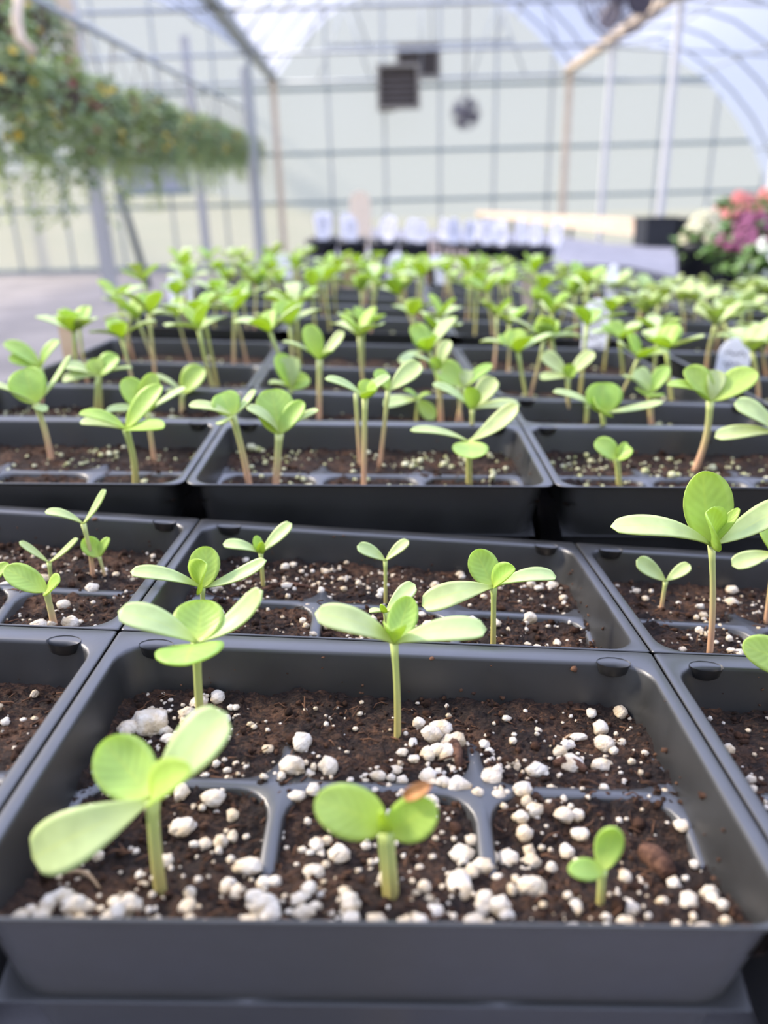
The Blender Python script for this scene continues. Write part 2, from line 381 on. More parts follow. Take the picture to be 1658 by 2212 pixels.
def perlite_mb(T, i, j, n, rnd, big=1.0, tpl=ICO1, front=0):
    mb = MB(); P = T.P[j]
    cl = [(rnd.random(), rnd.random()) for _ in range(14)]
    for k in range(n):
        if rnd.random() < .55:
            c = rnd.choice(cl); a = c[0] + rnd.gauss(0, .06); b = c[1] + rnd.gauss(0, .07)
        else: a, b = rnd.random(), rnd.random()
        if front and rnd.random() < front: b = abs(rnd.gauss(0, .2))
        a = min(.955, max(.045, a)); b = min(.89, max(.045, b))
        d = math.exp(rnd.gauss(math.log(.00052), .62)) * big; d = min(d, .0030)
        if a in (.955, .045) or b in (.89, .045): a, b = rnd.uniform(.06, .94), rnd.uniform(.06, .88)
        b = max(b, (.0062 + d * 1.4) / P); a = min(1 - (.0085 + d * 1.2) / W, max((.0085 + d * 1.2) / W, a)); u, v = i + a, j + b
        p = T.pt(u, v, T.soil_h(u, v) - d * rnd.uniform(.05, .6)); grain(mb, p, d, ICO2 if (d > .0015 and tpl is ICO2) else ICO1, rnd)
    return mb

POS = {0: 'left', 1: 'middle', 2: 'right'}
TR = [(T1, 'first', 'nearest black seedling tray, its packs just sown, cut by the frame', True),
      (T2, 'second', 'second black seedling tray back, standing higher than the nearest tray', True),
      (T3, 'third', 'third black seedling tray back, behind the tray with the dark front gaps', False),
      (T4, 'fourth', 'fourth black seedling tray back in the middle row of trays', False),
      (T5, 'fifth', 'fifth black seedling tray back in the middle row of trays', False),
      (T6, 'sixth', 'farthest black seedling tray of the middle row, before the empty plug trays', False),
      (T7, 'side first', 'nearest black tray of the right hand row, mostly outside the frame', False),
      (T8, 'side second', 'second black tray of the right hand row of seedling trays', False),
      (T9, 'side third', 'third black tray of the right hand row of seedling trays', False),
      (T10, 'side fourth', 'farthest black tray of the right hand row of seedling trays', False)]
seed = 1
for T, nm, lab, hero in TR:
    t = empty('seedling_tray', T.pt(1.5, 0, 0), lab, 'seedling tray', 'black trays of seedling packs')
    org = V(t.location); inv = Matrix.Translation(-org)
    H = max(.04, min((T.pt(u, v).z - bench_z(T.pt(u, v).x)) for u in (0, 3) for v in (0, 1, 2)) - .0005)
    for j in range(2):
        for i in range(3):
            if T is T7 and i > 1: continue
            Hc = max(.03, min(T.pt(i + a, j + b).z - bench_z(T.pt(i + a, j + b).x) for a in (0, 1) for b in (0, .999)) - .0008)
            mb, scs, dv = pack_meshes(T, i, j, Hc)
            pk = mb.build('cell_pack', M_PLASTIC, t); pk.data.transform(inv)
            if hero: solid(pk, .0006)
            if hero:
                for sc in scs: s_ = sc.build('thumb_scoop', M_PLASTIC, pk); s_.data.transform(inv)
            d_ = dv.build('cell_divider', M_PLASTIC, pk); d_.data.transform(inv)
            if T is T1: nx, ny = (190, 130) if i == 1 else (120, 90)
            elif T is T2: nx, ny = 90, 60
            else: nx, ny = 36, 26
            rnd = random.Random(100 + seed)
            row_ = 'front' if j == 0 else 'back'
            so = soil_mesh(T, i, j, nx, ny, seed).build('potting_soil', M_SOIL)
            tag(so, f'dark brown potting soil in the {row_} {POS[i]} pack of the {nm} tray', 'soil', 'potting soil in the packs', 'stuff')
            n = {0: 1100 if (j == 0 and i == 1) else 620, 1: 420}[0 if T is T1 else 1] if hero else 110
            pl = perlite_mb(T, i, j, n, rnd, (1.45 if (T is T1 and j == 0 and i == 1) else 1.25 if T is T1 else 1.3) if hero else 1.6, ICO2 if T is T1 else ICO1, .28 if (T is T1 and j == 0) else 0).build('perlite', M_PERL if T is T1 else M_PERLG, so)
            pl['kind'] = 'stuff'
            if hero:                                        # crumbs and fibres of the peat, and flecks stuck to the back wall
                cb = MB(); fb = MB(); P = T.P[j]; mul = 1.0 if T is T1 else .4
                for k in range(int(900 * mul)):
                    u, v = i + rnd.uniform(.045, .955), j + rnd.uniform(.075, .90); r = min(.0019, math.exp(rnd.gauss(math.log(.0006), .5)))
                    grain(cb, T.pt(u, v, T.soil_h(u, v) - r * .3), r, ICO1, rnd, .7)
                for k in range(int(420 * mul)):
                    u, v = i + rnd.uniform(.06, .94), j + rnd.uniform(.05, .88); c = T.pt(u, v, T.soil_h(u, v) - .0005); L = rnd.uniform(.0015, .006); a = rnd.gauss(.3, .8); d = V((cos(a), sin(a) * .9, rnd.gauss(0, .3))) * L
                    fb.tube([c - d * .5, c + V((rnd.gauss(0, .0006), rnd.gauss(0, .0006), .0006)), c + d * .5], rnd.uniform(.00012, .0003), 4)
                cb.build('soil_crumb', M_CRUMB, so)['kind'] = 'stuff'; fb.build('peat_fibre', M_FIBRE, so)['kind'] = 'stuff'
                kb = MB()
                for k in range(70 if T is T1 else 25):
                    h = min(.017, abs(rnd.gauss(.0165, .006))); x = rnd.uniform(.02, W - .02); y = P - .0085 - h * .15 - .0002
                    if rnd.random() < .35: x = W - .0045 - h * .15 - .0002; y = rnd.uniform(.03, P - .02)
                    grain(kb, T.pt(i + x / W, j + y / P, h), math.exp(rnd.gauss(math.log(.00042), .5)), ICO1, rnd, .8)
                kf = kb.build('soil_fleck', M_FIBRE, pk); kf['kind'] = 'stuff'; kf.data.transform(inv)
            seed += 1

# ------------------------------------------------------------------ leaves, stems, seedlings
def leaf(mb, base, tip, nrm, width, bend=.12, cup=.12, kind='c', nu=12, nv=6, th=.0005, wave=0):
    base, tip, nrm = V(base), V(tip), V(nrm).normalized(); ax = tip - base; L = ax.length; t0 = ax.normalized()
    side = t0.cross(nrm)
    if side.length < .15: side = t0.cross(V((0, -1, .2)))
    side.normalize(); n0 = side.cross(t0).normalized()
    ctrl = (base + tip) / 2 + n0 * (bend * L * 2)
    tops = []; uvs = []
    for i in range(nu + 1):
        u = .5 - .5 * cos(pi * i / nu) if kind != 'c' else (i / nu) ** .85
        u = min(1, u)
        c = base * (1-u)**2 + ctrl * 2*u*(1-u) + tip * u*u
        t = ((ctrl - base) * (1-u) + (tip - ctrl) * u).normalized(); nn = side.cross(t).normalized()
        if kind == 'c': a, b, pk = 1.0, .42, None
        elif kind == 'r': a, b = .62, .50
        else: a, b = .85, .55
        um = a / (a + b); f = (u**a) * ((1-u)**b) / ((um**a) * ((1-um)**b)) if 0 < u < 1 else 0
        stalk = .13 * (1 - u) ** 2
        hw = width / 2 * max(f, stalk if u < .5 else 0) + (.0001 if u > .99 else 0)
        for k in range(nv + 1):
            s = 2 * k / nv - 1
            p = c + side * (s * hw) + nn * (cup * hw * 2 * (s*s) - cup * hw * .5) + nn * (wave * hw * sin(u * 9 + k))
            tops.append((p, nn)); uvs.append((u, s))
    top = [p + nn * th / 2 for p, nn in tops]; bot = [p - nn * th / 2 for p, nn in tops]; N = len(top); K = nv + 1
    fs = []
    for i in range(nu):
        for k in range(nv):
            a = i * K + k; fs.append((a, a + K, a + K + 1, a + 1)); fs.append((N + a, N + a + 1, N + a + K + 1, N + a + K))
        a = i * K; fs.append((a, N + a, N + a + K, a + K)); a += nv; fs.append((a, a + K, N + a + K, N + a))
    for k in range(nv):
        a = k; fs.append((a, a + 1, N + a + 1, N + a)); a = nu * K + k; fs.append((a, N + a, N + a + 1, a + 1))
    mb.add(top + bot, fs, uvs + uvs); return mb

def stem_pts(b, n, bow=0, k=8):
    b, n = V(b), V(n); L = (n - b).length; out = []
    for i in range(k + 1):
        t = i / k; p = b.lerp(n, t) + V((bow * L * sin(pi * t), 0, 0)); out.append(p)
    return out

UP = (0, 0, 1); CAMN = (0, -.8, .6); FWD = (0, -1, .15); LF = (-.7, -.4, .6); RT = (.7, -.4, .6)
NAM = {'c': 'cotyledon', 'r': 'true_leaf', 't': 'true_leaf', 'b': 'bud_leaf'}
def hero(T, base, node, leaves, label, sr=.00105, stem=M_STEM, bow=0, dy=0, base_h=None, extra_stems=(), group='zinnia seedlings in the trays'):
    bw = T.on_soil(*base); bw = bw - V((0, 0, .004)); nd = at_y(*node, bw.y + dy)
    root = empty('seedling', bw, label, 'seedling', group); inv = Matrix.Translation(-bw)
    pts = stem_pts(bw, nd, bow)
    rad = [sr * (1.15 - .2 * i / 8) for i in range(9)]; rad[-1] = sr * 1.35; rad[-2] = sr * 1.1
    o = MB().tube(pts, rad, 10).build('stem', stem, root); o.data.transform(inv)
    for (b2, n2) in extra_stems:
        q = T.on_soil(*b2) - V((0, 0, .004)); r2 = at_y(*n2, q.y); o = MB().tube(stem_pts(q, r2, 0), sr * .9, 8).build('stem', stem, root); o.data.transform(inv)
    zc = (nd - EYE).dot(_f)
    for lf in leaves:
        (tx, ty, d, wpx, nrm, kind) = lf[:6]; op = lf[6] if len(lf) > 6 else {}
        st = at_y(*op['from'], nd.y + op.get('fd', 0) * .001) if 'from' in op else nd
        tp = at_y(tx, ty, nd.y + d * .001)
        m_ = {'c': M_COT, 'r': M_TRUE, 't': M_TRUE, 'b': M_BUD}[kind]
        lb = leaf(MB(), st, tp, nrm, wpx * zc / FPX, op.get('bend', .10), op.get('cup', .14), kind if kind != 'b' else 'r', 16, 8, .0006, op.get('wave', 0)).build(NAM[kind], m_, root)
        lb.data.transform(inv)
    return root, nd, zc

# --- nearest tray, middle front pack
hero(T1, (345, 1918), (328, 1726), [(72, 1852, -6, 118, CAMN, 'c', {'bend': .13, 'cup': .06}), (488, 1540, 8, 112, (-.5, -.8, .45), 'c', {'bend': .05, 'cup': .08}),
     (222, 1600, 9, 128, (.35, -.85, .5), 'r', {'bend': -.08, 'cup': .16}), (412, 1664, -9, 84, (-.15, -.55, .85), 'r', {'bend': .10, 'cup': .22})],
     'large sprout at front left with one long leaf hanging over the tray edge', .00135, bow=-.01)
r2, nd2, z2 = hero(T1, (850, 1938), (838, 1795), [(680, 1728, -3, 108, (.1, -.72, .7), 'r', {'bend': .09, 'cup': .05, 'from': (832, 1780)}), (938, 1735, -4, 92, (-.2, -.85, .5), 'r', {'bend': .02, 'cup': .12, 'from': (842, 1800)}),
     (822, 1752, -5, 26, FWD, 'b', {'bend': .08, 'cup': .3})],
     'double stemmed sprout at front centre carrying a brown husk on one leaf', .00130, extra_stems=(((838, 1935), (826, 1800)),))
hk = leaf(MB(), at_y(872, 1722, nd2.y - .001), at_y(930, 1693, nd2.y - .003), (-.3, -.8, .5), .0032, .1, .3, 'r').build('seed_husk', M_BROWN, r2); hk.data.transform(Matrix.Translation(-r2.location)); hk['label'] = 'dry brown husk'
hero(T1, (1298, 1942), (1300, 1880), [(1328, 1788, 2, 60, (-.2, -.9, .35), 'r', {'bend': -.12, 'cup': .08}), (1228, 1880, -4, 46, (0, -.5, .86), 'r', {'bend': .06, 'cup': .05})],
     'tiny two leaf sprout among white granules at front right', .00090)
hero(T1, (437, 1600), (424, 1388), [(256, 1322, -2, 62, (.15, -.5, .85), 'c', {'bend': .14, 'cup': .1}), (566, 1276, 3, 62, (-.55, -.45, .7), 'c', {'bend': -.10, 'cup': .12}),
     (436, 1296, 10, 112, (0, -.8, .6), 'r', {'bend': -.03, 'cup': .16}), (400, 1436, -20, 138, (0, -.25, .97), 'r', {'bend': .06, 'cup': .03, 'from': (424, 1392)})],
     'four leaved sprout rising behind the husk-free front left sprout, one round leaf facing forward', .00115, bow=-.01)
hero(T1, (857, 1592), (851, 1390), [(680, 1326, -3, 62, (.2, -.55, .8), 'c', {'bend': .15, 'cup': .1}), (1050, 1360, -2, 58, (-.15, -.5, .85), 'c', {'bend': .13, 'cup': .08}),
     (884, 1288, 8, 66, (-.15, -.85, .5), 'r', {'bend': -.08, 'cup': .14}), (846, 1362, -7, 50, (0, -.4, .9), 't', {'bend': .14, 'cup': .4})],
     'sharp upright sprout at the back of the front middle pack, leaves spread wide', .00095, bow=.012)
# --- nearest tray, packs behind
hero(T1, (832, 1395), (833, 1322), [(896, 1262, 3, 40, (-.5, -.7, .5), 'c', {'bend': .02, 'cup': .1}), (797, 1322, -2, 18, UP, 'c', {'bend': .08}), (822, 1306, -2, 13, FWD, 'b', {})],
     'short sprout peeping out right behind the sharp upright sprout', .0008)
hero(T1, (832, 1302), (832, 1212), [(771, 1180, -1, 30, (.2, -.65, .75), 'c', {'bend': .1}), (882, 1168, 2, 26, (-.45, -.6, .65), 'c', {'bend': .04})],
     'slim two leaf sprout alone against the back soil of the middle pack', .0007)
hero(T1, (568, 1262), (563, 1195), [(482, 1176, -1, 26, (.1, -.5, .85), 'c', {'bend': .14}), (630, 1131, 2, 33, (-.5, -.65, .6), 'c', {'bend': .02}), (553, 1157, 1, 21, CAMN, 't', {}), (566, 1170, -2, 18, FWD, 'b', {'cup': .3})],
     'small sprout with tiny centre leaves near the back left soil', .0008)
hero(T1, (438, 1345), (437, 1270), [(282, 1236, -2, 34, (.1, -.5, .85), 'c', {'bend': .13}), (575, 1210, 2, 34, (-.4, -.55, .75), 'c', {'bend': -.07}),
     (446, 1180, 8, 68, (0, -.9, .4), 'r', {'bend': -.02, 'cup': .12}), (446, 1218, -8, 66, (0, -.6, .8), 'r', {'bend': .12, 'cup': .28})],
     'sprout with an upright oval leaf and a cupped yellow green leaf before it', .0009)
hero(T1, (1065, 1400), (1066, 1268), [(911, 1308, -3, 56, (.25, -.6, .75), 'c', {'bend': .16, 'cup': .08}), (1200, 1246, 2, 38, (-.1, -.4, .9), 'c', {'bend': .14}),
     (1026, 1188, 6, 66, (.1, -.92, .35), 'r', {'bend': -.04, 'cup': .12}), (1112, 1228, -6, 48, (-.2, -.5, .8), 't', {'bend': .1, 'cup': .35})],
     'sprout with one drooping oval leaf in the middle pack, right of centre', .0010)
hero(T1, (1533, 1412), (1536, 1178), [(1318, 1138, -2, 52, (.1, -.55, .8), 'c', {'bend': .14, 'cup': .06}), (1700, 1085, 2, 58, (-.35, -.6, .7), 'c', {'bend': -.05}),
     (1518, 1018, 7, 112, (.08, -.93, .35), 'r', {'bend': -.03, 'cup': .14}), (1524, 1108, -9, 78, (0, -.62, .78), 'r', {'bend': .10, 'cup': .3}), (1596, 1098, -1, 26, (-.5, -.6, .5), 't', {'bend': .06})],
     'tallest sprout, with a big upright oval leaf, over the dark tray front', .0011, M_STEMP, bow=.02)
hero(T1, (1427, 1312), (1437, 1256), [(1374, 1210, 1, 38, (.3, -.8, .5), 'c', {'bend': .04}), (1490, 1220, 0, 28, (-.4, -.6, .7), 'c', {'bend': .02})],
     'little two leaf sprout beside the tallest sprout', .0008, M_STEMP)
hero(T1, (198, 1238), (180, 1132), [(98, 1106, -1, 22, (.1, -.4, .9), 'c', {'bend': .14}), (228, 1058, 3, 28, (-.6, -.5, .6), 'c', {'bend': -.04})],
     'lanky sprout with thin raised leaves at the back of the left pack', .0009, M_STEMP, bow=.03)
hero(T1, (228, 1242), (214, 1202), [(182, 1162, 1, 40, (.4, -.85, .4), 'r', {'bend': .02}), (236, 1162, 1, 24, (-.5, -.7, .4), 'r', {'bend': .06})],
     'tiny broad leaved sprout at the foot of the lanky sprout', .0007, M_STEMP)
hero(T1, (110, 1262), (106, 1216), [(42, 1170, 0, 16, (.4, -.5, .75), 'c', {'bend': .02}), (168, 1163, 0, 18, (-.5, -.5, .7), 'c', {'bend': -.03})],
     'thin sprout with narrow leaves held in a V', .0008, M_TWIG and M_STEM)
hero(T1, (117, 1348), (100, 1276), [(12, 1228, 2, 54, (.3, -.7, .6), 'r', {'bend': .07}), (128, 1256, -8, 50, (-.1, -.6, .8), 'r', {'bend': .02})],
     'sprout with two round leaves and a stout pinkish stalk in the left pack', .0012, M_STEMP)
hero(T1, (-40, 1300), (-38, 1270), [(19, 1218, 1, 34, (-.3, -.7, .6), 'r', {'bend': .05})], 'sprout of which one leaf pokes in at the left frame edge', .0008)
hero(T1, (1722, 1560), (1716, 1440), [(1603, 1394, -2, 78, (.15, -.75, .65), 'r', {'bend': .05, 'cup': .06}), (1790, 1400, 2, 70, UP, 'r', {})],
     'sprout at the right frame edge with a nibbled notch on its pale leaf', .0011)
hero(T1, (1655, 1342), (1672, 1195), [(1580, 1222, -2, 40, (.1, -.5, .85), 'c', {'bend': .06}), (1640, 1138, 3, 40, (.4, -.8, .4), 'r', {}), (1760, 1170, 0, 40, UP, 'c', {})],
     'sprout half hidden beyond the frame, right of the tallest sprout', .0009, M_STEMP)
# --- second tray
hero(T2, (110, 990), (78, 872), [(-40, 826, -2, 34, UP, 'c', {'bend': .06}), (152, 768, 6, 32, (-.6, -.4, .5), 'c', {'bend': -.04}), (54, 797, 8, 80, (.1, -.85, .4), 'r', {'cup': .15}), (100, 888, -4, 24, (0, -.2, 1), 'c', {'bend': .1, 'from': (70, 880)})],
     'sprout with a leaning pink stalk and a bright heart shaped leaf, at left', .0015, M_STEMP, bow=.03)
hero(T2, (290, 1052), (272, 928), [(172, 893, -2, 32, (.1, -.4, .9), 't', {'bend': .14}), (174, 912, 2, 30, (.1, -.4, .9), 'c', {'bend': .08}), (350, 833, 4, 52, (-.5, -.75, .3), 't', {'bend': .06}), (352, 925, -22, 52, (0, -.3, .95), 'r', {'bend': .03})],
     'arched sprout with a flat pale disc leaf before the left divider', .0016, bow=.05)
hero(T2, (333, 992), (318, 890), [(268, 818, 2, 52, (.4, -.85, .3), 'r', {}), (332, 806, 3, 46, (0, -.9, .3), 'r', {}), (402, 838, 0, 24, (-.4, -.4, .8), 'c', {'bend': .02}), (228, 888, -2, 24, (.1, -.4, .9), 'c', {'bend': .1})],
     'sprout standing just behind the arched sprout, its leaves a blue green fan', .0013, M_STEMP)
hero(T2, (540, 1055), (502, 898), [(408, 876, -2, 28, (.1, -.4, .9), 'c', {'bend': .1}), (478, 850, 6, 62, (.1, -.75, .6), 'r', {}), (552, 842, 4, 28, (-.6, -.4, .5), 'c', {'bend': -.05}), (476, 916, -14, 34, (-.4, -.3, .9), 'c', {'bend': -.02})],
     'leaning sprout with four pale leaves beside the left rim of the middle pack', .0016, M_STEMP, bow=.02)
hero(T2, (593, 1055), (603, 938), [(532, 880, -3, 34, (.2, -.3, .9), 'c', {'bend': .13}), (656, 868, 2, 46, (-.5, -.8, .3), 't', {'bend': .05}), (688, 886, 0, 26, (-.4, -.3, .9), 'c', {'bend': .06}), (585, 842, 10, 84, (.2, -.8, .5), 'r', {})],
     'straight sprout with a peach coloured stalk and a big dusky back leaf', .0018, M_STEMP)
hero(T2, (785, 1052), (788, 862), [(702, 818, -2, 28, (.1, -.3, .9), 'c', {'bend': .1}), (800, 822, 4, 44, (0, -.7, .6), 't', {}), (812, 842, -8, 40, (0, -.5, .8), 't', {'cup': .4}), (842, 812, 3, 26, (-.4, -.5, .7), 'c', {})],
     'taller of the twin stalked sprouts in the centre of the second tray', .0013, M_STEMP, extra_stems=(((778, 1005), (768, 850)),))
hero(T2, (818, 1004), (838, 845), [(908, 785, 3, 46, (-.4, -.75, .4), 'c', {'bend': .02}), (812, 800, 4, 34, (.3, -.7, .5), 't', {}), (800, 822, -2, 22, UP, 'c', {'bend': .08})],
     'sprout on a pink slanting stalk, right of the twin stalked sprouts', .0012, M_STEMP)
hero(T2, (1013, 1056), (1012, 954), [(886, 930, -3, 26, (.1, -.3, .9), 'c', {'bend': .08}), (1118, 874, 5, 44, (-.5, -.6, .5), 'c', {'bend': -.08}), (1018, 990, -24, 76, (0, -.3, .95), 'r', {'bend': .03, 'cup': .05})],
     'green sprout with a round forward leaf near the right rim of the middle pack', .0016)
hero(T2, (1018, 968), (1020, 884), [(1006, 838, -3, 40, (0, -.6, .7), 't', {'cup': .4}), (1068, 816, 4, 46, (-.4, -.85, .3), 'c', {'bend': .03}), (1122, 876, -2, 36, (-.1, -.3, .95), 'c', {'bend': .06}), (934, 830, 1, 30, (.1, -.3, .9), 'c', {'bend': .08})],
     'sprout with a bright cupped leaf just behind the round leaved green sprout', .0013, M_STEMP)
hero(T2, (1340, 1052), (1332, 990), [(1284, 954, 3, 48, (.1, -.7, .7), 'r', {}), (1366, 972, -4, 34, (-.3, -.5, .8), 'r', {'bend': .02}), (1352, 956, 2, 20, CAMN, 't', {})],
     'squat sprout with two round leaves in the right pack', .0015)
hero(T2, (1310, 960), (1301, 892), [(1300, 827, 6, 80, (0, -.7, .7), 'r', {}), (1194, 846, 0, 26, (.1, -.3, .9), 'c', {'bend': .08}), (1432, 868, 0, 24, (-.1, -.3, .95), 'c', {'bend': -.03}), (1290, 880, -8, 62, (0, -.6, .8), 'r', {})],
     'sprout with a blue green doubled centre leaf behind the squat sprout', .0014)
hero(T2, (1497, 1012), (1533, 868), [(1440, 832, -2, 34, (.1, -.3, .9), 't', {'bend': .14}), (1478, 797, 5, 64, (.3, -.7, .4), 't', {'cup': .2}), (1632, 802, 2, 62, (-.4, -.6, .6), 't', {'bend': .06}), (1548, 800, 6, 40, (0, -.8, .5), 'c', {})],
     'strong bright green sprout on a curved tan stalk in the right pack', .0017, M_STEMP, bow=.06)
hero(T2, (1690, 1040), (1676, 935), [(1585, 872, 3, 56, (.3, -.6, .7), 'c', {'bend': .1}), (1543, 945, -4, 38, (.1, -.5, .85), 'c', {'bend': .08}), (1760, 880, 3, 40, UP, 'c', {})],
     'sprout whose two pale leaves reach in from the right frame edge', .0014)
hero(T2, (1228, 912), (1226, 815), [(1170, 765, 2, 40, (.3, -.7, .5), 'c', {'bend': .06}), (1282, 760, 2, 34, (-.5, -.6, .5), 'c', {'bend': .02}), (1166, 818, -4, 32, (0, -.3, 1), 'c', {'bend': .05}), (1240, 790, -4, 30, (0, -.6, .7), 't', {'cup': .3})],
     'sprout on a tan stalk behind the right rim of the middle pack', .0014, M_STEMP)
hero(T2, (1265, 915), (1268, 875), [(1222, 850, 0, 20, UP, 't', {'bend': .08}), (1300, 842, 1, 22, (-.4, -.5, .7), 't', {})],
     'small yellow green sprout close to the doubled leaf sprout', .0016)
hero(T2, (1407, 918), (1403, 850), [(1370, 800, 3, 46, (.2, -.7, .6), 'c', {}), (1442, 792, 3, 34, (-.4, -.7, .5), 't', {}), (1400, 855, -12, 62, (0, -.4, .9), 'r', {'bend': .03}), (1345, 812, 0, 26, UP, 'c', {'bend': .08})],
     'pale sprout with a fan of leaves left of the strong curved sprout', .0019, M_STEMP)
hero(T2, (898, 915), (902, 862), [(828, 876, -3, 38, (.1, -.4, .9), 'c', {'bend': .04}), (938, 905, -5, 34, (-.3, -.7, .5), 't', {'bend': -.05}), (872, 842, 2, 22, UP, 't', {}), (930, 850, 2, 20, UP, 't', {})],
     'collapsed sprout with a drooping dark leaf behind the centre stalks', .0012)
hero(T2, (985, 914), (1000, 838), [(940, 790, 4, 62, (.3, -.7, .5), 't', {}), (1062, 788, 3, 30, (-.4, -.5, .7), 't', {'bend': .06}), (938, 830, -3, 26, UP, 'c', {'bend': .06}), (1010, 800, 5, 30, CAMN, 'c', {})],
     'dark leaved sprout on crossed pale stalks at the back of the middle pack', .0013, M_STEMP, extra_stems=(((998, 914), (988, 835)),))
hero(T2, (953, 914), (946, 800), [(970, 735, 3, 30, (-.4, -.8, .4), 'c', {}), (898, 770, 1, 26, UP, 'c', {'bend': .08}), (935, 772, -2, 28, FWD, 't', {'cup': .3})],
     'upright sprout on a thick straw coloured stalk at back centre', .0018, M_STEMP)
hero(T2, (688, 905), (690, 778), [(742, 716, 3, 30, (-.6, -.6, .4), 'c', {'bend': -.03}), (610, 738, 0, 24, UP, 'c', {'bend': .08}), (664, 702, 4, 44, (.1, -.8, .4), 't', {}), (720, 758, -3, 22, UP, 't', {})],
     'tall sprout on a thick tan stalk left of the twin stalked sprouts', .0018, M_STEMP)
hero(T2, (630, 893), (628, 840), [(600, 765, 3, 48, (.5, -.7, .3), 't', {}), (628, 770, 4, 46, (0, -.8, .6), 'c', {}), (580, 828, -2, 30, UP, 'c', {}), (668, 818, 2, 44, (-.4, -.6, .5), 't', {})],
     'broad leaved sprout behind the peach stalked sprout', .0015, extra_stems=(((598, 893), (608, 842)),))
hero(T2, (392, 898), (394, 850), [(330, 810, 2, 26, UP, 'c', {'bend': .08}), (440, 795, 3, 56, (-.4, -.8, .3), 't', {}), (360, 846, -3, 20, UP, 'c', {})],
     'short sprout with one bright green blade, back of the left pack', .0017, M_STEMP)
hero(T2, (215, 888), (213, 812), [(255, 770, 3, 50, (-.2, -.7, .6), 't', {}), (132, 790, 1, 32, (.2, -.4, .8), 'c', {'bend': .1}), (135, 822, -3, 28, (.2, -.5, .8), 'c', {}), (285, 795, 0, 22, UP, 'c', {'bend': .06}), (205, 775, 4, 40, CAMN, 't', {})],
     'vivid bushy sprout on a paired stalk, back of the left pack', .0017, extra_stems=(((205, 888), (210, 822)),))
hero(T2, (92, 880), (88, 795), [(10, 740, 2, 40, (.3, -.4, .7), 't', {'bend': .1}), (128, 736, 3, 34, (-.5, -.6, .5), 't', {}), (20, 772, -3, 36, (.2, -.6, .7), 't', {})],
     'dark leaved sprout at the back left, beside the tan wooden tag', .0014, M_STEMP)

# --- seedlings of the trays behind: built once in ten shapes, then copied
def variant(k, rnd, M1=M_TRUE, M2=M_COT, hgt=None):
    root = empty('seedling', (0, 0, 0)); h = hgt or rnd.uniform(.040, .062)
    nd = V((rnd.gauss(0, .004), rnd.gauss(0, .004), h))
    MB().tube(stem_pts((0, 0, -.004), nd, rnd.uniform(-.05, .05), 6), [.0014, .0013, .0013, .0012, .0012, .0013, .0017], 7).build('stem', M_STEMP if k % 3 else M_STEM, root)
    a0 = rnd.random() * 6.28
    for q in range(2):
        a = a0 + q * pi + rnd.gauss(0, .2); L = rnd.uniform(.024, .032); d = V((cos(a), sin(a), rnd.uniform(.15, .55))).normalized()
        leaf(MB(), nd, nd + d * L, (-.2*cos(a), -.2*sin(a), 1), rnd.uniform(.012, .015), rnd.uniform(.04, .13), .12, 'c', 8, 4).build('cotyledon', M2, root)
    for q in range(2 if k % 4 else 3):
        a = a0 + pi/2 + q * pi + rnd.gauss(0, .25); L = rnd.uniform(.017, .024); d = V((cos(a), sin(a), rnd.uniform(.6, 1.6))).normalized()
        leaf(MB(), nd + V((0, 0, .001)), nd + d * L, (-.8*cos(a), -.8*sin(a), .6), rnd.uniform(.013, .017), rnd.uniform(-.02, .08), .2, 'r', 8, 4).build('true_leaf', M1, root)
    return root
rv = random.Random(21)
VAR = [variant(k, rv) for k in range(10)]; SMALL = [variant(k, rv, M_COT, M_COT, rv.uniform(.026, .036)) for k in range(5)]
used = set()
def flat_mesh(root):
    mb_v = []; me = bpy.data.meshes.new('seedling'); vs = []; fs = []; uv = []; mi = []; ms = []
    for c in root.children:
        o = len(vs); vs += [tuple(v.co) for v in c.data.vertices]; mt = c.data.materials[0]
        if mt not in ms: ms.append(mt)
        for p in c.data.polygons: fs.append(tuple(i + o for i in p.vertices)); mi.append(ms.index(mt)); uv += [tuple(c.data.uv_layers[0].data[l].uv) for l in p.loop_indices]
    me.from_pydata(vs, [], fs)
    for x in ms: me.materials.append(x)
    me.polygons.foreach_set('material_index', mi); me.polygons.foreach_set('use_smooth', [True] * len(fs))
    u = me.uv_layers.new(name='UVMap'); u.data.foreach_set('uv', [c for q in uv for c in q]); me.update(); return me
FLATV = [flat_mesh(v) for v in VAR]; FLATS = [flat_mesh(v) for v in SMALL]
def sow(T, name, occ, packs, seed, parts, small=False, rows=(0, 1), scl=1.0):
    rnd = random.Random(seed)
    for j in rows:
        for i in packs:
            for b in range(2):
                for a in range(3):
                    if rnd.random() > occ: continue
                    u = i + .05 + .9 * (a + .5) / 3 + rnd.gauss(0, .03); v = j + .04 + .86 * (b + .5) / 2 + rnd.gauss(0, .04)
                    p = T.pt(u, v, T.soil_h(u, v)); k = rnd.randrange(5 if small else 10)
                    src = (SMALL if small else VAR)[k]
                    lb = f"seedling in {('front','back')[b]} {POS[a]} cell, {('front','back')[j]} {POS[i]} pack of the {name} tray"
                    if parts:
                        o = copy_tree(src)
                    else:
                        o = place((FLATS if small else FLATV)[k], 'seedling')
                    o.location = p; o.rotation_euler = (rnd.gauss(0, .10), rnd.gauss(0, .10), rnd.random() * 6.28); s = rnd.uniform(.92, 1.2) * scl; o.scale = (s, s, s)
                    tag(o, lb, 'seedling', 'zinnia seedlings in the trays')
sow(T3, 'third', .9, (0, 1, 2), 31, True)
sow(T4, 'fourth', .92, (0, 1, 2), 32, True)
sow(T5, 'fifth', .95, (0, 1, 2), 33, False, scl=.92)
sow(T6, 'farthest middle', .97, (0, 1, 2), 34, False, scl=.85)
